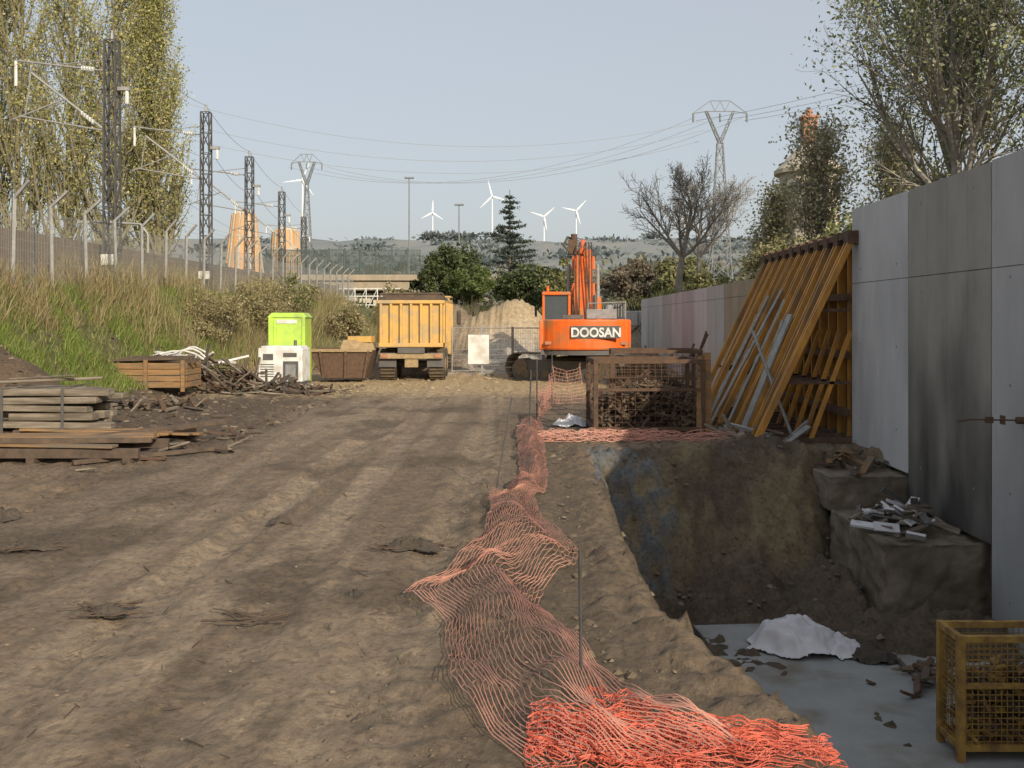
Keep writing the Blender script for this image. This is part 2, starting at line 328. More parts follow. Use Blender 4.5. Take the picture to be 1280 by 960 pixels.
bush('shrub',(8.0,44,3.4),(1.3,4,1.0),4000,.08,OL,32)
bush('shrub',(9.8,37,3.9),(2.0,3,1.7),6500,.08,[(.28,.26,.13),(.36,.32,.18),(.18,.19,.07)],33,clumps=60)
bush('shrub',(11.6,34,4.3),(1.9,3,2.0),7500,.08,[(.22,.25,.09),(.38,.36,.18),(.14,.16,.05)],34,clumps=60)
bush('shrub',(13.6,32,4.2),(2.2,3,2.2),7500,.09,OL,35,clumps=60)
# ------------------------------------------------------------ trees
def rdir(rg,d,ang):
    v=Vector((rg.gauss(0,1),rg.gauss(0,1),rg.gauss(0,1))); ax=d.cross(v).normalized()
    return (Matrix.Rotation(ang,3,ax)@d).normalized()
def grow(S,T,rg,p,d,L,r,lv,cfg):
    ns=cfg['ns'][lv]; w=cfg['wob'][lv]; st=L/ns
    for i in range(ns):
        d=(d+Vector((rg.gauss(0,w),rg.gauss(0,w),rg.gauss(0,w)+cfg['up'][lv]))).normalized()
        q=p+d*st; ra=r*(1-.75*i/ns); rb=r*(1-.75*(i+1)/ns)
        S.append((tuple(p),tuple(q),ra,rb,lv)); p=q
        if lv>=cfg['leaflv']: T.append((tuple(p),st))
        if lv<cfg['max'] and (i+1)/ns>cfg['start'][lv]:
            for k in range(cfg['ch'][lv]):
                f=1-.6*(i+1)/ns if lv==0 else 1-.35*(i+1)/ns
                grow(S,T,rg,p,rdir(rg,d,cfg['ang'][lv]*rg.uniform(.7,1.3)),L*cfg['lr'][lv]*f*rg.uniform(.7,1.25),max(rb*.62,.004),lv+1,cfg)
def tree(name,base,h,r,cfg,seed,nleaf=0,ls=.05,pal=None,bark='bark',lean=(0,0),jit=.25,minr=.006):
    rg=random.Random(seed); S=[];T=[]
    p=empty(name,base)
    grow(S,T,rg,Vector((0,0,-.2)),Vector((lean[0],lean[1],1)).normalized(),h,r,0,cfg)
    b=MB()
    big=[s for s in S if s[4]<=1]; sm_=[s for s in S if s[4]>1]
    b.tubes([(s[0],s[1],s[2],s[3]) for s in big],0,7); b.tubes([(s[0],s[1],max(s[2],minr),max(s[3],minr)) for s in sm_],0,3)
    b.build('trunk_and_limbs',[bark],parent=p)
    if nleaf:
        g=np.random.default_rng(seed); tp=np.array([t[0] for t in T]); k=g.integers(0,len(tp),nleaf)
        P=tp[k]+g.normal(size=(nleaf,3))*jit
        leaves('foliage',P,ls,pal,p,seed=seed)
    return p
popl=dict(ns=[20,6,4],wob=[.02,.05,.10],up=[.03,.16,.12],start=[.04,.15,0],ch=[3,2,0],ang=[.5,.42,0],lr=[.32,.4,0],max=2,leaflv=1)
PP=[(.38,.39,.12),(.48,.46,.17),(.28,.31,.09),(.54,.48,.22)]
for i,(x,y,h) in enumerate([(-26.6,47,20.5),(-24.4,46,21),(-21.9,45,19.0),(-19.6,45,17.0),(-18.3,47,13.8),(-28.5,50,20),(-20.9,52,17)]):
    tree('poplar_tree',(x,y,3.0),h,.16,popl,100+i,14500,.062,PP,'barkpop',jit=.17,minr=.011)
bare=dict(ns=[4,6,5,4],wob=[.08,.10,.14,.2],up=[.02,.05,.04,.02],start=[.3,.2,.15,0],ch=[4,2,3,0],ang=[.85,.6,.6,0],lr=[.95,.5,.5,0],max=3,leaflv=3)
tree('bare_tree',(7.7,50,3.0),5.2,.24,bare,41,500,.04,[(.3,.27,.15)],'barklight',minr=.010)
tree('bare_tree',(9.6,55,3.2),5.4,.2,bare,45,500,.04,[(.3,.27,.15)],'barklight',minr=.010)
spr=dict(ns=[8,6,5,4],wob=[.05,.09,.12,.2],up=[.03,.10,.05,.02],start=[.15,.15,.1,0],ch=[3,2,2,0],ang=[.6,.55,.6,0],lr=[.55,.5,.5,0],max=3,leaflv=3)
GT=[(.30,.33,.15),(.22,.26,.10),(.46,.47,.30),(.15,.18,.07)]
tree('broadleaf_tree',(14.4,33,2.8),13.0,.24,spr,51,15000,.08,GT,'barklight',lean=(.04,0),jit=.34)
tree('broadleaf_tree',(16.8,31,2.8),13.0,.22,spr,52,13000,.08,GT,'barklight',lean=(.03,0),jit=.34)
tree('broadleaf_tree',(17.5,38,2.8),14.0,.22,spr,58,11000,.085,GT,'barklight',lean=(-.05,0),jit=.34)
WT=[(.50,.48,.32),(.38,.36,.19),(.28,.28,.12),(.58,.54,.42)]
tree('blossoming_tree',(12.8,42,2.8),6.6,.13,spr,53,5500,.08,WT,'barklight',jit=.4)
tree('blossoming_tree',(16.8,44,2.8),6.6,.13,spr,54,5500,.08,WT,'barklight',jit=.4)
tree('blossoming_tree',(15.2,38,2.8),4.4,.11,spr,57,5000,.075,WT,'barklight',jit=.35)
tree('blossoming_tree',(11.5,47,2.8),4.8,.12,spr,56,5000,.08,WT,'barklight',jit=.35)
def cedar(name,base,h,seed):
    rg=np.random.default_rng(seed); p=empty(name,base); b=MB(); b.tube((0,0,0),(0,0,h),.22,0,8,.03); P=[];S=[]
    z=1.2
    while z<h-.3:
        L=(1-z/h)**.8*h*.36*rg.uniform(.5,1.25)
        for k in range(4):
            a=rg.uniform(0,6.28); l=L*rg.uniform(.6,1.2); e=np.array([math.cos(a)*l,math.sin(a)*l,z+l*.12]); s0=np.array([0,0,z])
            S.append((tuple(s0),tuple(e),.05,.015)); n=int(50*l)+12
            t=rg.random((n,1))**.7; P.append(s0+(e-s0)*t+rg.normal(size=(n,3))*[.2,.2,.08])
        z+=.5
    b.tubes(S,0,4); b.build('trunk_and_limbs',['bark'],parent=p); leaves('foliage',np.concatenate(P),.12,[(.065,.09,.07),(.085,.11,.08),(.05,.07,.055)],p,seed=seed)
cedar('cedar_tree',(-2.2,95,3.0),12.0,61)
def far_trees(name,lst,seed,pal,ls=.8):
    rg=np.random.default_rng(seed); P=[]
    for (x,y,w,h,n) in lst: P.append(rg.normal(size=(n,3))*[w*.4,w*.3,h*.22]+[x,y,hgt(x,y)+h*.42])
    return leaves(name,np.concatenate(P),ls,pal,seed=seed)
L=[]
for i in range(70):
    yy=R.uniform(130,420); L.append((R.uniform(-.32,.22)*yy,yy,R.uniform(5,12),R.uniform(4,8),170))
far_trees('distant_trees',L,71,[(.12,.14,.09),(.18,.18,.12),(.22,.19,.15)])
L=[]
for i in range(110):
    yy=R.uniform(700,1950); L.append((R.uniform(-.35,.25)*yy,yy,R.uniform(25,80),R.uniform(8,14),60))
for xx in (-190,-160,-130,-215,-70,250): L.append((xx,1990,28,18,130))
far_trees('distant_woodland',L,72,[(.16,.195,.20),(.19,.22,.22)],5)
# ------------------------------------------------------------ wind turbines
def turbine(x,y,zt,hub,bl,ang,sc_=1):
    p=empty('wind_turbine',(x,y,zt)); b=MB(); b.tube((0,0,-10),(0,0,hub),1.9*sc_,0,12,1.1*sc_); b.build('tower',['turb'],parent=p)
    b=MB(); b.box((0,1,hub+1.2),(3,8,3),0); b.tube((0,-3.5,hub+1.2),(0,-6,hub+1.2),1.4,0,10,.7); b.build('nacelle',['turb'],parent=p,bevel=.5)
    b=MB()
    for k in range(3):
        a=ang+k*2.094; d=Vector((math.sin(a),0,math.cos(a))); q=Vector((math.cos(a),0,-math.sin(a))); c=Vector((0,-5,hub+1.2))
        pr=[(0,.9),(.2,1.9),(1,.4)]
        v=[];f=[]
        for t_,w in pr:
            for s1,s2 in((-1,0),(0,.5),(1,0),(0,-.5)): v.append(tuple(c+d*bl*t_+q*s1*w+Vector((0,s2*w*.6,0))))
        for m_ in range(2):
            for n_ in range(4): f.append([m_*4+n_,m_*4+(n_+1)%4,m_*4+4+(n_+1)%4,m_*4+4+n_])
        b.raw(v,f,0)
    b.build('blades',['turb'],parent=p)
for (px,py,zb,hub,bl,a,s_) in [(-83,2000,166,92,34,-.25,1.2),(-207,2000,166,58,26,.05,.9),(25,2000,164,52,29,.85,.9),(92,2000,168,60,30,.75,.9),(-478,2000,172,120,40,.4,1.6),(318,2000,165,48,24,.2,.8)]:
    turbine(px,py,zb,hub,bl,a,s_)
for x_,h_ in((-16,20.5),(-9.5,17)):
    b=MB(); b.tube((x_,125,3),(x_,125,h_),.12,0,6,.07); b.box((x_,125,h_+.1),(1.2,.4,.2),0); b.build('street_lamp',['farlat'])
# ------------------------------------------------------------ lattice helper
def lattice(b,p0,p1,w0,w1,nb,r=.03,mi=0,axis=(1,0,0)):
    p0=Vector(p0);p1=Vector(p1);A=Vector(axis);D=(p1-p0).normalized();B=D.cross(A).normalized();S=[]
    def c(t,i,j):
        w=(w0+(w1-w0)*t)/2; return tuple(p0+(p1-p0)*t+A*i*w+B*j*w)
    cor=[(-1,-1),(1,-1),(1,1),(-1,1)]
    for k in range(nb):
        t0=k/nb;t1=(k+1)/nb
        for q in range(4):
            a=cor[q];d=cor[(q+1)%4]
            S.append((c(t0,*a),c(t1,*a),r*1.5)); S.append((c(t0,*a),c(t1,*d),r)); S.append((c(t1,*a),c(t1,*d),r*.8))
            if nb!=9: S.append((c(t0,*d),c(t1,*a),r))
    b.tubes(S,mi,4)
wires=[]
def mast(x,y,h,zb=3.1):
    p=empty('catenary_mast',(x,y,zb)); b=MB(); lattice(b,(0,0,0),(0,0,h),.42,.36,9,.026); b.box((0,0,.1),(.7,.7,.4),1); b.build('lattice_post',['lattice','conc'],parent=p)
    b=MB(); zt=h-1.0
    S=[((-.2,0,zt),(-3.2,0,zt+.35),.035),((-.2,0,zt-2.0),(-2.7,0,zt-.05),.045),((-.2,0,zt-2.0),(-3.1,0,zt-1.5),.03),((-1.6,0,zt-.95),(-3.4,0,zt-1.65),.03),((-2.7,0,zt-.05),(-2.9,0,zt-1.5),.02),((0,0,zt+.4),(-1.9,0,zt+.2),.02)]
    b.tubes(S,0,6,True)
    for q in((-.6,0,zt+.05),(-.6,0,zt-1.7)):
        for i in range(5): b.tube((q[0]-.09*i,0,q[2]+ (i*.01 if q[2]>zt-1 else i*.07)),(q[0]-.09*i-.04,0,q[2]+(i*.01 if q[2]>zt-1 else i*.07)),.09,1,8)
    b.tube((-3.2,0,zt+.35),(-3.2,0,zt-.5),.05,1,6)
    b.box((.35,0,h-1.6),(.5,.15,.12),0); b.tube((.5,0,h-1.6),(.5,0,h-2.1),.06,1,6); b.tube((0,0,h),(0,0,h+.35),.05,0,6)
    b.build('cantilever_arm',['steel','white'],parent=p)
    b=MB(); b.box((.0,-.28,1.0),(.5,.03,.35),0); b.build('number_plate',['white'],parent=p)
    wires.append((x,y,zb+h))
mast(-14.0,32,8.3); mast(-14.6,43,8.3); mast(-15.6,53,8.0); mast(-17.2,66,7.8); mast(-19.5,82,7.8)
p=empty('overhead_wires'); b=MB()
def wire(a,c,sag,r,n=14):
    pts=[]
    for i in range(n+1):
        t=i/n; q=Vector(a).lerp(Vector(c),t); q.z-=sag*4*t*(1-t); pts.append(tuple(q))
    b.path(pts,r,0,3)
prev=(-13.5,14,11.4)
for w in wires:
    for dx,dz,sg in((-3.1,-.7,.35),(-3.3,-2.6,.05),(.45,-2.1,.4),(0,.3,.3)):
        wire((prev[0]+dx,prev[1],prev[2]+dz),(w[0]+dx,w[1],w[2]+dz),sg,.011)
    prev=w
wire((-14,32,11.4),(-26,60,16),.5,.02)
for dz,dy in((0,0),(-1.2,0),(-2.0,3)):
    wire((-42,105,27+dz*2),(21.5,120+dy,27.0+dz),4.5,.03,24)
for dx in(-3,0,3): wire((23.5+dx,120,27),(60+dx,60,30),2,.03); wire((-35+dx,150,26),(23.5+dx,120,27.5),5,.025,24)
b.build('cable',['farlat'],parent=p)
for (x,y,h) in [(-14.4,24.5,3.3),(-15.2,38,2.8)]:
    b=MB(); b.path([(x,y,3),(x,y,2.7+h),(x-.3,y,3.1+h),(x-2.3,y,3.2+h)],.05,0,6); b.box((x-2.5,y,3.18+h),(.5,.2,.1),0); b.build('street_lamp',['steel'])
def pylon(name,x,y,zb,h,w):
    p=empty(name,(x,y,zb)); b=MB(); k_=.045
    lattice(b,(0,0,0),(0,0,h*.80),w,w*.22,10,k_)
    hw=w*1.0
    lattice(b,(0,0,h*.80),(-hw*.55,0,h*.95),.4,.3,4,k_*.8); lattice(b,(0,0,h*.80),(hw*.55,0,h*.95),.4,.3,4,k_*.8)
    b.tubes([((-hw*.55,0,h*.95),(hw*.55,0,h*.95),.07),((-hw*.55,0,h*.95),(-hw*1.1,0,h*.94),.07),((hw*.55,0,h*.95),(hw*1.1,0,h*.94),.07),((-hw*.4,0,h),(hw*.4,0,h),.06),((-hw*1.1,0,h*.94),(-hw*.4,0,h),.06),((hw*1.1,0,h*.94),(hw*.4,0,h),.06),((-hw*.4,0,h),(-hw*.2,0,h*.95),.05),((hw*.4,0,h),(hw*.2,0,h*.95),.05),((0,0,h),(-hw*.2,0,h*.95),.05),((0,0,h),(hw*.2,0,h*.95),.05)],0,4)
    for sx in(-1.08,0,1.08): b.tube((sx*hw,0,h*.94),(sx*hw,0,h*.90),.12,0,6)
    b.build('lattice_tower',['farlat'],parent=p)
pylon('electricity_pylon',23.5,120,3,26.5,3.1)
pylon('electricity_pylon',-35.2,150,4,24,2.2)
# ------------------------------------------------------------ railway fence
p=empty('railway_fence'); b=MB(); FX=-13.0
y=14.0
while y<70:
    z=hgt(FX,y)-.1; l_=R.uniform(-.04,.04); b.bar((FX,y,z),(FX+l_,y+l_,z+2.3),.08,.08,0); b.bar((FX+l_,y+l_,z+2.28),(FX+.42,y,z+2.72),.07,.07,0); y+=2.0
b.build('bent_top_posts',['steel'],parent=p)
b=MB(); S=[]
for i in range(0,28):
    y0=14+i*2
    z0=hgt(FX,y0); z1=hgt(FX,y0+2)
    for k in range(8): S.append(((FX,y0,z0+.1+k*.27),(FX,y0+2,z1+.1+k*.27),.004))
    for k in range(3): S.append(((FX+.12+.13*k,y0,z0+2.35+k*.13),(FX+.12+.13*k,y0+2,z1+2.35+k*.13),.004))
    for k in range(25):
        yy=y0+k*.08; zz=z0+(z1-z0)*k/25; S.append(((FX,yy,zz),(FX,yy,zz+2.0),.004))
b.tubes(S,0,3); b.build('wire_mesh',['mgrey'],parent=p)
b=MB()
for i in range(20): b.box((-14.9,15+i*3.0,3.85),(.12,2.96,1.7),0)
for i in range(21): b.box((-14.82,13.5+i*3.0,3.9),(.1,.1,1.9),1)
b.build('trackside_screen_wall',['screen','dgrey'],bevel=.01)
# ------------------------------------------------------------ retaining wall
p=empty('concrete_retaining_wall')
def wallp(y0,y1,z0,z1,m,parent=p,x0=5.5):
    b=MB(); g=.012
    zs=[z0,2.72,z1]
    for a,c_ in zip(zs[:-1],zs[1:]):
        b.box((x0+.2,(y0+y1)/2,(a+c_)/2),(.4,y1-y0-g,c_-a-g),0)
    b.box((x0+.215,(y0+y1)/2,(z0+z1)/2),(.385,y1-y0,z1-z0-.01),0)
    k=y0+.62
    while k<y1-.1:
        b.box((x0+.0,k,(z0+z1)/2),(.006,.010,z1-z0-.03),0); k+=.62
    b.build('wall_panel',[m],parent=parent,bevel=.006)
    b=MB()
    zz=z0+.6
    while zz<z1-.2:
        for yy in(y0+.45,y1-.45): b.tube((x0+.02,yy,zz),(x0-.004,yy,zz),.018,0,8)
        zz+=1.25
    b.build('tie_holes',['mgrey'],parent=parent)
wallp(14.04,16.5,-.15,4.0,'concw'); wallp(11.5,14.03,-.6,4.0,'concd'); wallp(8.9,11.49,-1.75,4.02,'conc'); wallp(6.3,8.89,-1.75,4.02,'conc'); wallp(3.7,6.29,-1.75,4.02,'conc'); wallp(1,3.69,-1.75,4.0,'conc')
b=MB(); b.box((5.02,12.9,-1.25),(1.36,2.2,1.2),0); b.build('footing_block',['dirtyconc'],parent=p,rough=.16,smooth=True)
b=MB(); b.box((5.05,15.25,-.45),(1.4,2.3,.5),0); b.build('footing_block',['dirtyconc'],parent=p,rough=.10,smooth=True)
b=MB(); b.path([(5.5,10.7,.98),(4.9,10.72,.99),(4.7,10.6,.98)],.009,0,6); b.tube((5.49,10.7,.98),(5.40,10.7,.98),.04,0,8); b.box((5.25,10.71,.985),(.015,.10,.10),0); b.box((5.1,10.71,.985),(.08,.04,.07),0); b.build('tie_rod',['rust'],parent=p)
p2=empty('far_retaining_wall')
ys=[22.3,24.9,27.5,30.1,32.7,35.3,37.9,40.5,43.1,45.7,48.3]
for i in range(len(ys)-1): wallp(ys[i],ys[i+1]-.01,-.1,3.13,'conct' if i<2 else ('concw' if i%2 else 'conc'),parent=p2)
b=MB(); b.prism([(2.45,3),(2.4,8.1),(2.0,11.9),(3.1,12.0),(5.49,11.95),(5.49,3)],-1.95,-1.68,0,'z'); b.build('concrete_slab',['slab'],bevel=.015)
def crumple(name,c,sx,sy,h,m,seed,n=44,rot=0,zn=.15,rw=.45,rs=1.5):
    vs=[];fs=[]
    for j in range(n):
        for i in range(n):
            u=i/(n-1)*2-1; v=j/(n-1)*2-1; e=fr(u*1.2+seed,v*1.2,seed,2)*.25
            rr=max(0,1-(u*u+v*v)**.5*.8+e); rid=1-abs(fr(u*rs+v,v*rs,seed+4,3))*1.8
            z=h*(rr**.75)*(.55+rw*rid+zn*fr(u*4,v*4,seed+1,3)); x_=u*sx*(1+.3*fr(v*2,seed,1,2)); y_=v*sy*(1+.3*fr(u*2,seed,7,2))
            cr,sr=math.cos(rot),math.sin(rot)
            vs.append((c[0]+x_*cr-y_*sr,c[1]+x_*sr+y_*cr,c[2]+max(0,z)*min(1,max(.04,rr*2))+.01))
    for j in range(n-1):
        for i in range(n-1):
            u=i/(n-1)*2-1; v=j/(n-1)*2-1
            if (abs(u)**2.5+abs(v)**2.5)<1+.35*fr(u*2,v*2,seed+2,2): fs.append([j*n+i,j*n+i+1,(j+1)*n+i+1,(j+1)*n+i])
    b=MB(); b.raw(vs,fs,0); return b.build(name,[m],smooth=True)
crumple('white_sack',(3.05,11.1,-1.68),.52,.45,.42,'cloth',13,rw=.35)
crumple('white_sack',(3.5,10.95,-1.68),.28,.3,.24,'cloth',17,rot=.4,rw=.35)
crumple('dark_rag',(3.8,10.7,-1.68),.26,.2,.2,'darkcloth',8)
crumple('dark_rag',(-1.1,8.75,.0),.30,.10,.10,'darkcloth',11,rot=-.2,rw=.8,rs=2.5)
crumple('dark_rag',(-3.0,6.8,.0),.14,.08,.07,'darkcloth',12,rw=.8,rs=2.5)
crumple('dark_rag',(-4.55,8.75,.0),.26,.10,.08,'darkcloth',13,rw=.8,rs=2.5)
crumple('dark_rag',(-5.6,10.1,.0),.2,.2,.10,'darkcloth',14,rw=.8,rs=2.5)
crumple('dark_rag',(-2.6,9.9,.0),.12,.08,.06,'darkcloth',15,rw=.8)
crumple('dark_rag',(-1.35,7.3,.0),.07,.06,.04,'darkcloth',16,rw=.8)
crumple('white_sack',(.75,19.0,0),.35,.3,.25,'cloth',21)
rg=random.Random(5); b=MB(); S=[]
for i in range(320):
    y_=4.3+22*rg.random()**1.8; x_=rg.uniform(-7,.2); a=rg.uniform(0,3.14); l=rg.uniform(.03,.16); z_=hgt(x_,y_)+.012
    S.append(((x_,y_,z_),(x_+math.cos(a)*l,y_+math.sin(a)*l,z_+rg.uniform(0,.02)),rg.uniform(.002,.005)))
for (x_,y_) in [(-2.95,6.75),(-3.1,6.9),(-4.5,8.8),(-4.7,8.6),(-1.25,8.7),(-.95,8.8),(-1.9,6.6),(-2.0,6.7)]:
    for k in range(9):
        a=rg.uniform(-.5,.5); l=rg.uniform(.1,.3); S.append(((x_,y_+rg.gauss(0,.06),.03),(x_+math.cos(a)*l*rg.choice((-1,1)),y_+math.sin(a)*l,.03+rg.uniform(0,.05)),.006))
b.tubes(S,0,4); b.build('twig_litter',['woodd'])
def pile(name,c,sp,n,ln,th,mats,seed,tilt=.25,zh=.3):
    rg=random.Random(seed); b=MB()
    for i in range(n):
        x_=c[0]+rg.gauss(0,sp[0]); y_=c[1]+rg.gauss(0,sp[1]); l=rg.uniform(*ln); k=rg.randrange(len(mats)); rr=max(0,1-math.hypot((x_-c[0])/(2*sp[0]+.01),(y_-c[1])/(2*sp[1]+.01)))
        b.box((x_,y_,c[2]+.04+rr*zh*rg.random()),(l,rg.uniform(.6,1.4)*th[0],rg.uniform(.7,1.3)*th[1]),k,(rg.gauss(0,tilt),rg.gauss(0,tilt),rg.uniform(-1.5,1.5)))
    return b.build(name,mats)
pile('scrap_wood_pile',(4.95,12.8,-.62),(.26,.4),60,(.12,.5),(.11,.025),['wood','cloth','cloth','wood','dgrey','woodd'],31,.4,.4)
pile('scrap_wood_pile',(4.95,15.3,-.17),(.3,.4),34,(.2,.7),(.10,.035),['woodb','wood','woodd'],32)
pile('scrap_wood_pile',(4.3,9.9,-1.7),(.3,.25),34,(.08,.35),(.06,.03),['woodd','rust','earthload'],33)
pile('scrap_wood_pile',(4.1,16.6,-.02),(.5,.4),16,(.3,.9),(.08,.04),['wood','wood','steel'],34,.4,.4)
pile('demolition_debris',(-9.4,28.4,.1),(1.0,.7),150,(.3,1.4),(.07,.04),['woodd','rust','wood','darkcloth','woodd'],35,.45,1.0)
pile('demolition_debris',(-7.2,27.4,.0),(.9,.4),90,(.2,1.0),(.07,.04),['woodd','darkcloth','wood','rust','darkcloth'],36,.4,.45)
pile('demolition_debris',(-9.3,22.5,.0),(.9,.8),70,(.2,.9),(.07,.04),['woodd','darkcloth','wood','rust','earthload'],39,.35,.35)
pile('white_pipe_heap',(-11.0,29.0,.8),(.7,.6),26,(.6,1.9),(.05,.05),['white','wood','cloth','netfade'],37,.35,.5)
pile('demolition_debris',(-6.4,16.5,.0),(1.0,1.2),60,(.1,.5),(.06,.03),['woodd','rust','wood'],38,.2,.10)
b=MB()
for i in range(3):
    pts=[(-11.6+.3*i+.36*math.sin(t_*.5+i)+ .35*t_,28.2+.25*i,.9+ .3*math.sin(t_*.6)+.05*i) for t_ in range(6)]; b.path(pts,.025,0,6)
b.build('plastic_pipes',['white'])
p=empty('timber_stack')
b=MB()
for L_ in range(5):
    for k in range(4):
        b.box((-9.0+R.uniform(-.25,.25),17.6+k*.27+R.uniform(-.04,.04),.18+L_*.15),(1.9+R.uniform(-.5,.3),.25,R.uniform(.11,.145)),0,(R.uniform(-.06,.06),R.uniform(-.03,.03),R.uniform(-.09,.09)))
b.bar((-10.1,17.5,.95),(-8.0,17.9,1.02),.1,.05,0); b.bar((-9.9,18.2,.98),(-8.4,17.6,1.08),.08,.04,0)
b.build('beams',['wood'],parent=p,bevel=.018)
b=MB()
for x_ in(-9.6,-8.5): b.box((x_,17.99,.88),(.05,1.12,.01),0); b.box((x_,17.37,.46),(.05,.008,.82),0)
b.build('straps',['dgrey'],parent=p)
p=empty('timber_panels')
b=MB()
for k in range(11): b.box((-7.3+R.uniform(-.2,.2),14.1+k*.245,.26-.010*k+R.uniform(0,.05)),(3.0+R.uniform(-.5,.2),.2,.04),0,(R.uniform(-.08,.08),R.uniform(-.03,.03),R.uniform(-.07,.07)))
b.build('boards',['woodb'],parent=p,bevel=.006)
b=MB()
for y_ in(14.05,15.2,16.4): b.box((-7.3,y_,.15),(3.1,.1,.14),0)
for x_ in(-8.7,-7.3,-5.9): b.box((x_,15.3,.05),(.12,2.7,.08),0)
b.bar((-8.9,13.7,.1),(-5.2,16.6,.36),.12,.08,0); b.bar((-8.8,13.9,.34),(-5.7,14.4,.30),.1,.07,0); b.bar((-6.6,13.8,.05),(-4.9,15.4,.06),.1,.06,0)
b.build('bearers',['woodd'],parent=p,bevel=.006)
p=empty('timber_crate')
b=MB()
for z_ in range(4):
    b.box((-10.4,25.9,.35+z_*.17),(2.1,.05,.15),0); b.box((-10.4,27.1,.35+z_*.17),(2.1,.05,.15),0); b.box((-9.36,26.5,.35+z_*.17),(.05,1.1,.15),0)
for x_ in(-11.4,-10.4,-9.4): b.box((x_,25.84,.6),(.1,.06,.85),0)
for k in range(7): b.box((-10.4+R.uniform(-.2,.2),26.0+k*.17,.98+R.uniform(0,.12)),(2.2,.14,.05),1,(R.uniform(-.1,.1),R.uniform(-.05,.05),R.uniform(-.12,.12)))
b.build('boards',['woodb','woodd'],parent=p)
# ------------------------------------------------------------ formwork + raking props
p=empty('wall_formwork'); b=MB()
b.box((5.66,19.4,1.75),(.04,5.6,3.4),1)
for y_ in np.arange(16.7,22.2,.54): b.box((5.56,y_,1.78),(.14,.07,3.4),0)
for z_ in(.5,1.5,2.5,3.3): b.box((5.43,19.4,z_),(.10,5.7,.12),2)
b.box((5.55,19.4,3.53),(.42,5.8,.10),2)
b.build('shutter_panel',['ywood','woodd','rust'],parent=p)
b=MB()
rg=random.Random(9)
for i,y_ in enumerate(np.arange(16.2,22.0,.58)):
    a=rg.uniform(-.08,.08)
    b.bar((5.42,y_,3.5),(3.75+a,y_+rg.uniform(-.1,.1),-.02),.055,.10,0)
    b.bar((5.42,y_+.16,3.5),(3.78+a,y_+.16+rg.uniform(-.05,.05),-.02),.055,.10,0)
    b.bar((5.40,y_+.08,1.9),(4.7+a,y_+.08,-.02),.05,.07,0)
    b.box((4.5,y_+.08,.05),(1.8,.1,.1),1)
    b.box((5.42,y_+.08,3.5),(.2,.24,.22),1)
    for t_ in(.35,.7): 
        q=Vector((5.42,y_+.08,3.5)).lerp(Vector((3.76+a,y_+.08,-.02)),t_); b.bar(q,(5.40,y_+.08,q.z),.05,.05,1)
b.build('raking_props',['ywood','rust'],parent=p)
b=MB()
for (a,c_) in [((3.55,19.6,-.02),(4.9,19.9,2.6)),((3.45,18.8,-.02),(4.95,19.0,2.7)),((3.7,18.4,0),(4.9,18.6,2.5)),((4.6,16.9,0),(4.0,17.4,1.9)),((3.9,17.7,0),(4.6,17.6,2.1))]:
    b.tube(a,c_,.032,0,8); b.tube(Vector(a).lerp(Vector(c_),.5),Vector(a).lerp(Vector(c_),.56),.045,0,8)
b.bar((3.75,17.3,0),(4.7,17.5,2.2),.2,.03,0)
b.build('steel_props',['steel'],parent=p)
b=MB()
for (x_,y_,h_,dx) in [(3.6,24,1.5,.5),(3.9,25,1.8,.7),(3.4,26,1.4,-.3),(4.2,27,1.7,.8),(3.1,25,1.2,.6)]: b.tube((x_,y_,0),(x_+dx,y_+.3,h_),.03,0,6)
b.build('leaning_poles',['rust'])
# ------------------------------------------------------------ cages
def cage(name,c,sz,m,rot,seed,sp=.1,fillm='rust',leg=.12,fr_=.03,nf=330):
    p=empty(name,c,(0,0,rot)); b=MB(); x,y,z=sz[0]/2,sz[1]/2,sz[2]; S=[]
    for sx in(-x,x):
        for sy in(-y,y): b.box((sx,sy,z/2),(fr_*2,fr_*2,z+.06),0)
    for zz in(leg,z):
        for sy in(-y,y): b.box((0,sy,zz),(sz[0]-.06,fr_*1.6,fr_*1.8),0)
        for sx in(-x,x): b.box((sx,0,zz),(fr_*1.6,sz[1]-.06,fr_*1.8),0)
    b.box((0,0,leg-.02),(sz[0]-.08,sz[1]-.08,.03),0)
    b.box((0,-y-.01,z*.62),(sz[0]-.06,fr_,fr_*1.3),0)
    b.build('frame',[m],parent=p)
    b=MB()
    for sy in(-y,y):
        for k in np.arange(-x,x,sp): S.append(((k,sy,leg),(k,sy,z),.004))
        for k in np.arange(leg,z,sp): S.append(((-x,sy,k),(x,sy,k),.004))
    for sx in(-x,x):
        for k in np.arange(-y,y,sp): S.append(((sx,k,leg),(sx,k,z),.004))
        for k in np.arange(leg,z,sp): S.append(((sx,-y,k),(sx,y,k),.004))
    b.tubes(S,0,4); b.build('mesh',[m],parent=p)
    b=MB(); rg=random.Random(seed)
    for i in range(nf):
        px=rg.uniform(-x+.1,x-.1);py=rg.uniform(-y+.1,y-.1);pz=leg+.03+rg.random()*(z*.62)*(1-.4*abs(px/x))
        l=rg.uniform(.06,.3)*min(1,sz[0])
        b.box((px,py,pz),(l,rg.uniform(.03,.07),rg.uniform(.02,.05)),rg.randrange(3),(rg.uniform(-1,1),rg.uniform(-1,1),rg.uniform(0,3)))
    b.build('scrap_fill',[fillm,'rust','woodd'],parent=p)
cage('metal_stillage_cage',(4.12,8.42,-1.68),(.9,.4,1.05),'rusty',.0,5,.05,'rusty')
cage('rusty_cage_skip',(2.1,18.1,0),(1.95,1.4,1.35),'rust',.04,6,.12,'earthload',fr_=.04,nf=560)
cage('rusty_cage_skip',(2.6,20.4,0),(1.8,1.3,1.45),'rust',-.05,7,.12,'rust',fr_=.04)
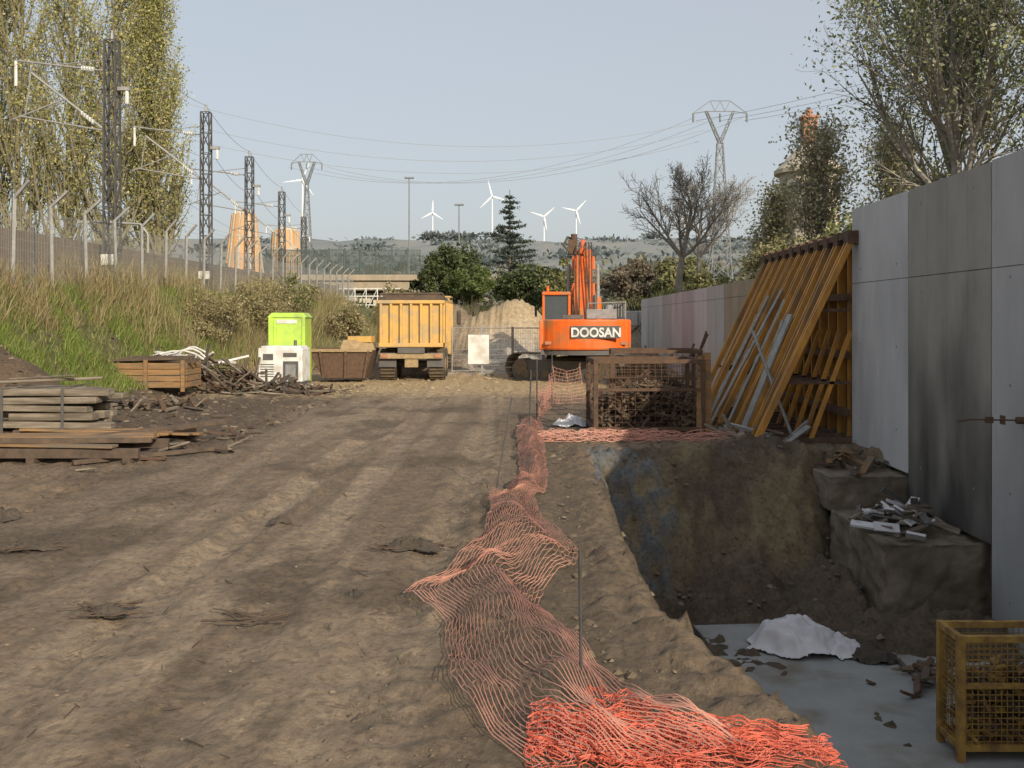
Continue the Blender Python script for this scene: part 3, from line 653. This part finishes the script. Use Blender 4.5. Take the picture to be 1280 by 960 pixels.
b=MB(); b.bar((3.2,17.5,0),(3.2,17.6,1.5),.14,.1,0); b.bar((3.05,17.45,0),(3.08,17.5,1.45),.1,.1,0); b.build('timber_posts',['woodb'])
# ------------------------------------------------------------ orange netting
YY=[19.5,17.4,15,12.6,11.5,10.96,9.69,8.69,7.87,7.3,6.81,6.3,5.6,5.04,4.8,4.6]
XL=[-.2,-.29,-.2,-.16,-.38,-.50,-.44,-.51,-.72,-1.0,-.60,-.54,-.44,-.27,-.06,.02]
XR=[.15,.22,.18,.21,.12,.0,.2,.44,.33,.10,.05,.16,.40,.62,.85,1.3]
p=empty('orange_safety_netting')
yy=np.arange(4.55,19.5,.055)
o=np.argsort(YY); ya=np.array(YY)[o]; xl=np.array(XL)[o]; xr=np.array(XR)[o]
def smooth_i(v): 
    w=np.interp(yy,ya,v); k=np.hanning(9); k/=k.sum(); return np.convolve(np.pad(w,4,'edge'),k,'valid')
xl_=smooth_i(xl);xr_=smooth_i(xr); NU=34; G=np.zeros((NU,len(yy),3))
def gz(x_,y_): return max(0,.04+.10*fr(x_*2.4,y_*1.3,3,3)+.045*math.sin(x_*10+y_*2.4+2*fr(x_,y_,4,2)))
for i in range(NU):
    u=i/(NU-1)
    for j,y_ in enumerate(yy):
        x_=xl_[j]*(1-u)+xr_[j]*u+.045*fr(y_*1.8,u*2.5,9,3)
        ys2=y_+.22*math.sin(u*3+y_*.8)+.05*fr(x_*3,y_*2,12,2)
        G[i,j]=(x_,ys2,.02+gz(x_,ys2)+.12*math.exp(-((u-.5)/.3)**2))
b=MB(); S=[]
for i in range(NU):
    for j in range(len(yy)-1): S.append((G[i,j],G[i,j+1],.0032))
for i in range(NU-1):
    for j in range((i%2)*2,len(yy)-2,4): S.append((G[i,j],G[i+1,j+(2 if i%2 else 1)],.0016))
b.tubes(S,0,3); b.build('net',['netfade'],parent=p)
b=MB(); S=[]
def foldnet(x0,x1,yc,wd,zb,zh,seed,nu,nl,r):
    L_=[[None]*nl for _ in range(nu)]
    for i in range(nu):
        u=i/(nu-1)
        for j in range(nl):
            t=j/(nl-1); x_=x0+(x1-x0)*t+.05*fr(t*6,u*3,seed,3)
            w=wd*(1+.35*fr(t*4,seed,2,2)); fold=math.sin(u*14+seed+4*fr(t*3,u,seed+3,2))
            y_=yc+(u-.5)*w+.06*fr(t*7,seed,5,3)+.03*math.cos(u*14+seed)-.22*t
            z_=zb+zh*(.5+.5*fold)*(1-(2*u-1)**4)*(.6+.8*abs(fr(t*5,u*4,seed+6,2)))*(1-.45*t)+.01
            L_[i][j]=(x_,y_,max(.012,z_))
    for i in range(nu):
        for j in range(nl-1): S.append((L_[i][j],L_[i][j+1],r))
    for i in range(nu-1):
        for j in range(i%2,nl,2): S.append((L_[i][j],L_[i+1][j],r*.7))
foldnet(-.02,1.45,4.78,.42,.0,.13,1,28,64,.0026)
foldnet(.0,1.35,4.83,.34,.05,.13,2,26,60,.0026)
foldnet(.15,1.42,4.72,.30,.03,.15,3,24,60,.0026)
foldnet(.3,.75,5.1,.5,.02,.12,4,24,22,.0024)
foldnet(-.03,.8,4.62,.26,.0,.10,5,20,40,.0026)
b.tubes(S,0,3); b.build('bunched_net',['net'],parent=p)
b=MB(); S=[]
def fold2(x0,x1,yc,wd,seed,nu=14,nl=44,r=.007,zh=.14):
    L_=[[(x0+(x1-x0)*j/(nl-1), yc+(i/(nu-1)-.5)*wd+.12*fr(j*.12,seed,5,3), max(.02,.02+zh*(.5+.5*math.sin(i*1.3+j*.2+seed))+.08*fr(j*.3,i*.3,seed,2))) for j in range(nl)] for i in range(nu)]
    for i in range(nu):
        for j in range(nl-1): S.append((L_[i][j],L_[i][j+1],r))
    for i in range(nu-1):
        for j in range(i%2,nl,2): S.append((L_[i][j],L_[i+1][j],r*.7))
fold2(.1,3.5,16.6,.5,1,r=.005); fold2(.2,2.2,16.75,.4,2,r=.005)
def netstand(a,c_,h,nx,nz,sag):
    a=Vector(a);c_=Vector(c_)
    P=[[a.lerp(c_,i/nx)+Vector((.06*math.sin(i*.9+k*.3),0,k/nz*h*(1-sag*math.sin(math.pi*i/nx)))) for k in range(nz+1)] for i in range(nx+1)]
    for i in range(nx+1):
        for k in range(nz+1):
            if k<nz: S.append((P[i][k],P[i][k+1],.0035))
            if i<nx: S.append((P[i][k],P[i+1][k],.0035))
netstand((.1,19.6,0),(.5,24,0),.8,40,9,.35); netstand((.5,24,0),(1.3,24.6,0),1.0,16,10,.2)
b.tubes([(tuple(s[0]),tuple(s[1]),s[2]) for s in S],0,3); b.build('slumped_net',['netfade'],parent=p)
for (a,c_) in [((.27,5.25,0),(.262,5.26,.84)),((-.44,11.7,0),(-.25,11.9,1.14)),((-.05,17.3,0),(-.02,17.3,1.2)),((.1,19.6,0),(.1,19.6,1.3)),((.5,24,0),(.5,24,1.3))]:
    b=MB(); b.tube(a,c_,.009 if a[1]<12 else .014,0,8); b.build('rebar_stake',['lattice'])
# ------------------------------------------------------------ excavator
ex=empty('excavator',(1.85,33.6,0),(0,0,math.radians(-3)))
def stad(L,H,n=8):
    r=H/2; pr=[]
    for i in range(n+1): a=-math.pi/2+math.pi*i/n; pr.append((L/2-r+r*math.cos(a),r+r*math.sin(a)))
    for i in range(n+1): a=math.pi/2+math.pi*i/n; pr.append((-L/2+r+r*math.cos(a),r+r*math.sin(a)))
    return pr
un=empty('undercarriage',(0,0,0),(0,0,math.radians(57))); un.parent=ex
for sx in(-1.2,1.2):
    b=MB(); b.prism(stad(4.3,.72),sx-.2,sx+.2,0,'x'); 
    pr=stad(4.7,.95,10)
    n=len(pr); per=[];tot=0
    for i in range(n):
        a=Vector(pr[i]);c_=Vector(pr[(i+1)%n]); per.append((a,c_,(c_-a).length)); tot+=(c_-a).length
    s_=0
    while s_<tot:
        d_=s_
        for a,c_,l in per:
            if d_<=l and l>0: q=a.lerp(c_,d_/l); dr=(c_-a).normalized(); break
            d_-=l
        ang=math.atan2(dr.y,dr.x); b.box((sx,q.x,q.y),(.6,.17,.05),1,(ang,0,0)); s_+=.2
    for y_ in np.arange(-1.5,1.6,.43): b.tube((sx-.23,y_,.25),(sx+.23,y_,.25),.15,1,12)
    for y_ in(-1.75,1.75): b.tube((sx-.24,y_,.47),(sx+.24,y_,.47),.30,1,14)
    b.build('crawler_track',['dgrey','track'],parent=un)
b=MB(); b.box((0,0,.62),(2.0,1.5,.4),0); b.tube((0,0,.7),(0,0,1.02),.6,0,20); b.build('car_body',['track'],parent=un,bevel=.03)
b=MB()
arc=[(-1.5,-1.5),(-1.5,-2.2)]+[(1.5*math.sin(a),-1.75-.95*math.cos(a)) for a in np.linspace(-1.15,1.15,13)]+[(1.5,-2.2),(1.5,-1.5)]
b.prism(arc,1.12,2.12,0,'z'); b.build('counterweight',['orange'],parent=ex,bevel=.06)
b=MB(); b.prism([(p_[0]*.97,p_[1]*.97) for p_ in arc],.96,1.115,0,'z'); b.build('counterweight_base',['dgrey'],parent=ex)
b=MB(); b.box((0,.1,1.07),(2.9,3.3,.2),0); b.box((.05,-1.1,1.62),(2.7,.78,1.0),1); b.box((1.0,.2,1.55),(.95,1.7,.75),0); b.box((-.95,-.55,1.55),(.95,.5,.85),0)
b.build('upper_deck',['orange','dgrey'],parent=ex,bevel=.04)
b=MB(); b.box((.55,-1.25,2.3),(1.0,.8,.32),0); b.box((1.15,-.9,2.4),(.45,.5,.5),1); b.tube((.35,-1.0,2.3),(.35,-1.0,2.95),.07,1,10); b.tube((.8,-1.3,2.4),(.8,-1.3,2.62),.15,0,12); b.box((-.4,-1.5,2.2),(.7,.5,.14),1)
for x_ in np.arange(.95,1.4,.09): b.box((x_,-1.17,2.42),(.03,.05,.46),0)
b.build('engine_hood',['mgrey','dgrey'],parent=ex,bevel=.02)
b=MB()
for (a,c_) in [((1.35,-1.5,2.1),(1.35,-1.5,2.7)),((1.35,-1.5,2.7),(1.35,.3,2.7)),((1.35,.3,2.7),(1.35,.3,1.9)),((.1,-1.55,2.12),(.1,-1.55,2.65)),((.1,-1.55,2.65),(1.35,-1.5,2.7))]: b.tube(a,c_,.022,0,6)
b.build('handrails',['mgrey'],parent=ex)
cb=empty('cab',(0,0,0)); cb.parent=ex
b=MB(); b.box((-1.0,.75,1.45),(.98,1.75,.7),0); b.box((-1.0,.72,3.03),(1.0,1.75,.12),0)
for x_ in(-1.45,-.55):
    for y_ in(-.07,.75,1.55): b.box((x_,y_,2.38),(.09,.1,1.2),0)
b.box((-1.0,-.09,1.95),(.82,.06,.3),0)
b.build('cab_frame',['orange'],parent=cb,bevel=.03)
b=MB(); b.box((-1.0,.74,2.38),(.88,1.58,1.18),0); b.build('cab_glass',['glass'],parent=cb)
b=MB(); b.tube((-1.5,1.6,2.2),(-1.75,1.7,2.5),.02,0,6); b.box((-1.8,1.7,2.4),(.08,.16,.36),0); b.tube((-1.3,-.05,3.1),(-1.3,-.05,3.28),.05,1,8); b.build('mirror_and_beacon',['black','orange'],parent=cb)
b=MB()
prof=[(.5,1.45),(.9,1.3),(2.0,2.7),(3.2,3.9),(4.9,4.35),(6.4,4.1),(6.4,4.5),(4.9,4.95),(3.0,4.75),(1.8,3.7),(.5,1.9)]
b.prism(prof,-.40,.30,0,'x')
for y_,z_ in((1.9,3.2),(2.9,4.25)): b.box((-.05,y_-.1,z_),(.86,.4,.5),0)
b.build('boom',['orange'],parent=ex,bevel=.03)
b=MB()
for x_ in(-.6,.5): b.tube((x_,1.5,1.4),(x_,2.4,2.9),.13,0,10); b.tube((x_,2.4,2.9),(x_,3.1,4.2),.07,1,10)
b.tube((-.07,2.6,4.7),(-.07,4.6,5.2),.12,0,10); b.tube((-.07,4.6,5.2),(-.07,6.1,5.0),.06,1,10)
for x_ in(-.32,-.2,.05,.16,.26): b.path([(x_,.5,2.0),(x_,1.5,3.8),(x_,2.6,4.95),(x_,4.2,5.15)],.03,2,6)
b.build('boom_cylinders',['orange','mgrey','black'],parent=ex)
b=MB(); b.prism([(6.0,5.2),(6.5,5.15),(6.9,4.3),(6.5,1.6),(6.2,1.6),(6.1,4.2)],-.24,.10,0,'x'); b.build('dipper_arm',['orange'],parent=ex,bevel=.02)
b=MB(); b.prism([(6.1,1.7),(6.6,1.6),(6.5,.9),(5.8,.3),(5.2,.3),(5.1,.9),(5.5,1.0)],-.65,.5,0,'x'); b.build('bucket',['track'],parent=ex,bevel=.02)
b=MB(); b.box((-.45,2.8,4.85),(.34,.5,.55),0); b.tube((-.4,2.7,4.9),(-.4,2.7,5.35),.12,0,8); b.path([(-.5,2.4,4.6),(-.8,2.5,4.9),(-.65,2.8,5.25),(-.3,2.9,5.1)],.04,1,6); b.build('boom_fittings',['rust','black'],parent=ex)
cu=bpy.data.curves.new('lettering','FONT'); cu.body='DOOSAN'; cu.size=.46; cu.extrude=.012; cu.offset=.014; cu.align_x='CENTER'
lt=bpy.data.objects.new('lettering',cu); COL.objects.link(lt); lt.parent=ex; lt.location=(.35,-2.735,1.56); lt.rotation_euler=(math.pi/2,0,0); cu.materials.append(M['white']); lt.scale=(.82,.9,1)
b=MB(); b.box((.35,-2.70,1.71),(1.6,.04,.4),0); b.build('lettering_panel',['dgrey'],parent=ex)
b=MB(); 
for x_ in(-1.2,1.25): b.box((x_,-2.33,1.35),(.2,.12,.1),0)
b.build('rear_lights',['brick'],parent=ex)
# ------------------------------------------------------------ dump truck
tr=empty('dump_truck',(-4.15,33.0,0),(0,0,math.radians(2))); tr.scale=(.92,1,1.0)
b=MB()
b.box((0,.03,1.98),(2.3,.08,1.5),0)
for x_ in np.linspace(-1.12,1.12,7): b.box((x_,-.06,1.98),(.10,.14,1.5),0)
b.box((0,-.06,2.72),(2.5,.18,.12),0); b.box((0,-.06,1.24),(2.4,.16,.14),0)
b.build('tailgate',['ymach'],parent=tr,bevel=.02)
b=MB()
b.prism([(.06,1.3),(5.0,1.3),(5.4,2.1),(5.6,2.9),(.06,2.75)],-1.25,-1.17,0,'x'); b.prism([(.06,1.3),(5.0,1.3),(5.4,2.1),(5.6,2.9),(.06,2.75)],1.17,1.25,0,'x')
b.box((0,2.6,1.3),(2.3,5.0,.08),0); b.box((0,5.2,2.2),(2.3,.1,1.7),0); b.box((0,5.8,3.02),(2.4,1.4,.07),0)
for y_ in np.arange(.5,5,.8): b.box((-1.29,y_,2.0),(.07,.1,1.4),0); b.box((1.29,y_,2.0),(.07,.1,1.4),0)
b.build('tipper_body',['ymach'],parent=tr,bevel=.015)
b=MB()
b.path([(-1.2,-.05,2.8),(-1.15,.1,3.0),(1.15,.1,3.02),(1.28,.0,2.8)],.035,0,6); b.prism([(-1.22,2.78),(-1.0,3.0),(.2,3.05),(1.0,3.0),(1.22,2.78)],.1,5.0,0,'y')
b.build('load_cover',['woodd'],parent=tr)
b=MB()
for y_ in(.75,2.1,6.4):
    for s_ in(-1,1):
        b.tube((s_*.62,y_,.54),(s_*1.22,y_,.54),.52,0,22)
        b.tube((s_*1.2,y_,.54),(s_*1.235,y_,.54),.25,1,14)
        for k in range(22): a=k*math.pi/11; b.box((s_*.92,y_+.52*math.cos(a),.54+.52*math.sin(a)),(.54,.07,.05),2,(a,0,0))
b.build('wheels',['black','mud','earthload'],parent=tr)
b=MB(); b.box((0,3.5,.95),(.9,6.8,.3),0); b.box((0,.02,.86),(2.35,.14,.18),1); b.box((0,0,1.06),(1.0,.2,.22),0); b.box((-.9,.14,.72),(.66,.03,.5),0); b.box((.9,.14,.72),(.66,.03,.5),0); b.box((0,.06,.62),(.5,.1,.3),1); b.tube((-1.0,1.4,.54),(1.0,1.4,.54),.12,0,8)
b.build('chassis_and_mudflaps',['dgrey','mud'],parent=tr,bevel=.015)
b=MB(); 
for x_ in(-1.0,1.0): b.box((x_,-.07,.87),(.26,.03,.12),0)
b.build('tail_lights',['brick'],parent=tr)
b=MB(); b.box((0,6.6,1.75),(2.35,1.8,2.1),0); b.box((0,7.2,2.2),(2.2,.65,.8),1); b.box((1.45,7.2,2.2),(.2,.12,.6),2); b.box((-1.45,7.2,2.2),(.2,.12,.6),2); b.build('cab',['ymach','glass','black'],parent=tr,bevel=.06)
p=empty('rusty_skip',(-6.35,32.2,0)); p.scale=(.9,1,1)
b=MB(); b.prism([(-1.25,1.05),(-.75,.15),(.8,.15),(1.1,1.05)],0,1.4,0,'y'); b.build('body',['rust'],parent=p,bevel=.02)
b=MB(); b.box((-.1,-.03,1.08),(2.4,.1,.1),1); b.box((-.1,1.43,1.08),(2.4,.1,.1),0)
for x_ in(-.7,.1,.8): b.bar((x_*1.2,-.04,1.05),(x_,-.04,.15),.08,.08,0)
b.box((.45,.7,1.25),(1.3,1.1,.35),1,(0,0,.1),.8); b.box((.6,.5,1.45),(.9,.5,.2),2,(0,0,-.1))
b.build('rim_and_load',['rust','mud','ymach'],parent=p)
# ------------------------------------------------------------ toilet + generator
p=empty('portable_toilet',(-7.45,29.6,0),(0,0,.06))
b=MB(); b.box((0,0,1.12),(1.1,1.1,2.1),0); b.box((0,0,2.25),(1.18,1.18,.14),0,taper=.8); b.box((-.5,-.56,1.15),(.1,.06,2.1),0); b.box((.5,-.56,1.15),(.1,.06,2.1),0)
b.box((0,-.565,1.15),(.8,.04,1.95),1); b.box((0,-.59,1.55),(.6,.02,.7),0); b.box((0,-.59,.65),(.6,.02,.7),0); b.box((0,0,.04),(1.2,1.2,.08),2); b.box((.3,-.6,1.1),(.1,.05,.14),2)
b.box((-.0,-.59,2.05),(.6,.03,.12),2)
b.build('cabin',['lime','lime','white'],parent=p,bevel=.03)
p=empty('generator',(-7.35,28.5,0),(0,0,-.05))
b=MB(); b.box((0,.0,.78),(1.32,.85,1.0),0); b.box((0,0,1.3),(1.2,.75,.08),0); b.build('housing',['white'],parent=p,bevel=.07)
b=MB(); b.box((.32,-.43,.62),(.45,.03,.55),0); b.box((-.35,-.43,1.02),(.3,.03,.18),0); b.box((.3,-.43,1.08),(.4,.03,.12),0); b.box((0,0,.16),(1.36,.9,.22),0)
for k in range(6): b.box((-.38,-.435,.45+k*.07),(.4,.02,.025),0)
b.tube((.3,.1,1.3),(.3,.1,1.5),.05,0,8); b.build('vents_and_base',['dgrey'],parent=p,bevel=.008)
b=MB(); b.box((.32,-.452,.62),(.3,.012,.36),0); b.build('control_panel',['mgrey'],parent=p)
# ------------------------------------------------------------ site fence and board
p=empty('temporary_fence'); b=MB(); S=[]
for i in range(4):
    x0=-3.0+i*1.15; 
    for x_ in(x0,x0+1.1): b.tube((x_,36,0),(x_,36,1.85),.025,0,6)
    b.tube((x0,36,1.8),(x0+1.1,36,1.8),.02,0,6); b.tube((x0,36,.2),(x0+1.1,36,.2),.02,0,6); b.box((x0,36,.07),(.25,.6,.14),0)
    for k in np.arange(0,1.1,.09): S.append(((x0+k,36,.2),(x0+k,36,1.8),.004))
    for k in np.arange(.2,1.8,.2): S.append(((x0,36,k),(x0+1.1,36,k),.004))
b.tubes(S,0,3); b.build('panels',['steel'],parent=p)
b=MB(); b.box((-2.0,35.93,1.0),(.78,.02,1.1),0); b.build('notice_board',['white'])
# ------------------------------------------------------------ background structures
p=empty('road_bridge'); b=MB(); b.box((-15.5,84,5.0),(13,9,.9),0); b.box((-15.5,79.4,5.6),(13.2,.3,.5),0)
for x_ in(-20,-16.5,-13): b.box((x_,82,3.6),(.8,1.2,2.6),0)
b.box((-9.6,84,4.3),(1.2,9,2.6),0); b.box((-10.8,79.2,3.6),(2.6,.6,1.6),0)
b.build('deck_and_piers',['conct'],parent=p,bevel=.05)
b=MB(); S=[]
for x_ in np.arange(-22,-9,1.3): b.box((x_,79.4,6.9),(.12,.12,2.3),0)
for x_ in np.arange(-22,-9.2,.11): S.append(((x_,79.45,5.9),(x_,79.45,7.9),.038))
for z_ in np.arange(5.9,8,.5): S.append(((-22,79.5,z_),(-9.2,79.5,z_),.03))
b.tubes(S,0,4); b.build('parapet_screen',['dgreen'],parent=p)
b=MB(); S=[]
for x_ in np.arange(-16,-10.5,.9):
    S.append(((x_,77,2.8),(x_,77,4.7),.04)); S.append(((x_,77,2.8),(x_+.9,77,4.6),.03))
for z_ in(3.3,4.0,4.6): S.append(((-16,77,z_),(-10.5,77,z_),.05))
b.tubes(S,0,6); 
for x_ in np.arange(-16,-11,1.1): b.box((x_+.4,77.3,3.5+.4*((x_*7)%1)),(.9,.5,.35),1)
b.build('scaffold',['white','cream']) 
def silo(x,y,r,h,zb,tp):
    p=empty('conical_silo',(x,y,zb)); b=MB(); b.tube((0,0,0),(0,0,h),r,0,20,r*tp); b.tube((0,0,h),(0,0,h+.4),r*tp*1.03,1,20,r*tp*.6)
    b.build('shell',['silo','cream'],parent=p); b=MB()
    for k in range(20):
        a=k*math.pi/10; b.bar((math.cos(a)*(r+.03),math.sin(a)*(r+.03),0),(math.cos(a)*(r*tp+.03),math.sin(a)*(r*tp+.03),h),.16,.10,0 if k%2 else 1)
    for t_ in(.25,.5,.75): 
        rr=r*(1+(tp-1)*t_)+.05; b.tube((0,0,h*t_-.08),(0,0,h*t_+.08),rr,0,20)
    b.build('ribs',['cream','silo'],parent=p)
silo(-27.0,90,2.1,8.4,3.6,.5); silo(-23.6,92,1.6,7.0,3.6,.75)
p=empty('brick_tower_house',(20.2,70,2.8)); b=MB(); b.tube((0,0,0),(0,0,10.0),2.1,0,20); b.tube((0,0,9.9),(0,0,10.2),2.5,0,20); b.build('walls',['cream'],parent=p)
b=MB(); b.tube((0,0,10.2),(0,0,12.0),2.45,0,20,.7); b.build('roof',['cream'],parent=p)
b=MB(); b.box((0,0,12.9),(1.0,1.0,2.2),0); b.box((0,0,14.05),(1.2,1.2,.18),0); b.tube((0,0,14.1),(0,0,14.6),.25,0,8); b.build('chimney',['brick'],parent=p)
b=MB()
for k in range(6):
    a=-math.pi/2+(k-2.5)*.5; b.box((math.cos(a)*2.09,math.sin(a)*2.09,8.6),(.5,.15,1.1),0,(0,0,a+math.pi/2))
b.build('windows',['glass'],parent=p)
rg=random.Random(3)
for i in range(30):
    y_=rg.uniform(330,800); x_=y_*rg.uniform(-.19,.16); zb=hgt(x_,y_)-1; w=rg.uniform(9,22); h=rg.uniform(6,12)
    p=empty('town_house',(x_,y_,zb)); b=MB(); b.box((0,0,h/2),(w,10,h),0); b.build('walls',[rg.choice(['cream','cream','conct','white'])],parent=p)
    b=MB(); b.prism([(-5.6,h),(5.6,h),(0,h+2.6)],-w/2-.4,w/2+.4,0,'x'); b.build('roof',['roof'],parent=p)
    b=MB()
    for xx in np.arange(-w/2+1.5,w/2-1,2.6):
        for zz in np.arange(1.8,h-1,3): b.box((xx,-5.02,zz+.5),(1.1,.08,1.3),0)
    b.build('windows',['glass'],parent=p)
b=MB(); 
for i in range(5): b.box((4.0+i*1.6,58+i*.2,2.2),(1.5,1.2,.9),0,(0,0,R.uniform(-.1,.1)))
b.build('concrete_blocks',['conc'],bevel=.04)
# ------------------------------------------------------------ light / world / camera
w=bpy.data.worlds.new('World'); sc.world=w; w.use_nodes=True; nt=w.node_tree
sk=nt.nodes.new('ShaderNodeTexSky'); sk.sky_type='NISHITA'; sk.sun_disc=False
el=math.radians(25); az=math.radians(152)
sk.sun_elevation=el; sk.sun_rotation=az; sk.air_density=1.0; sk.dust_density=4.0; sk.ozone_density=1.0
mx=nt.nodes.new('ShaderNodeMixRGB'); mx.inputs['Fac'].default_value=.6; mx.inputs['Color2'].default_value=(4.9,5.05,5.2,1)
bg=nt.nodes['Background']; nt.links.new(sk.outputs[0],mx.inputs['Color1']); nt.links.new(mx.outputs[0],bg.inputs['Color']); bg.inputs['Strength'].default_value=.14
sd=Vector((math.sin(az)*math.cos(el),math.cos(az)*math.cos(el),math.sin(el)))
sl=bpy.data.lights.new('sun','SUN'); sl.energy=4.6; sl.angle=math.radians(.6); sl.color=(1,.87,.68)
so=bpy.data.objects.new('sun',sl); COL.objects.link(so); so.rotation_euler=sd.to_track_quat('Z','Y').to_euler()
cam=bpy.data.cameras.new('camera'); co=bpy.data.objects.new('camera',cam); COL.objects.link(co)
co.location=(0,0,2.1); co.rotation_euler=(math.radians(90),0,0)
cam.sensor_width=36; cam.lens=33.75; cam.shift_x=-25/1280; cam.shift_y=-80/1280; cam.clip_end=9000; cam.clip_start=.05
sc.camera=co
sc.view_settings.view_transform='Standard'; sc.view_settings.look='None'; sc.view_settings.exposure=0
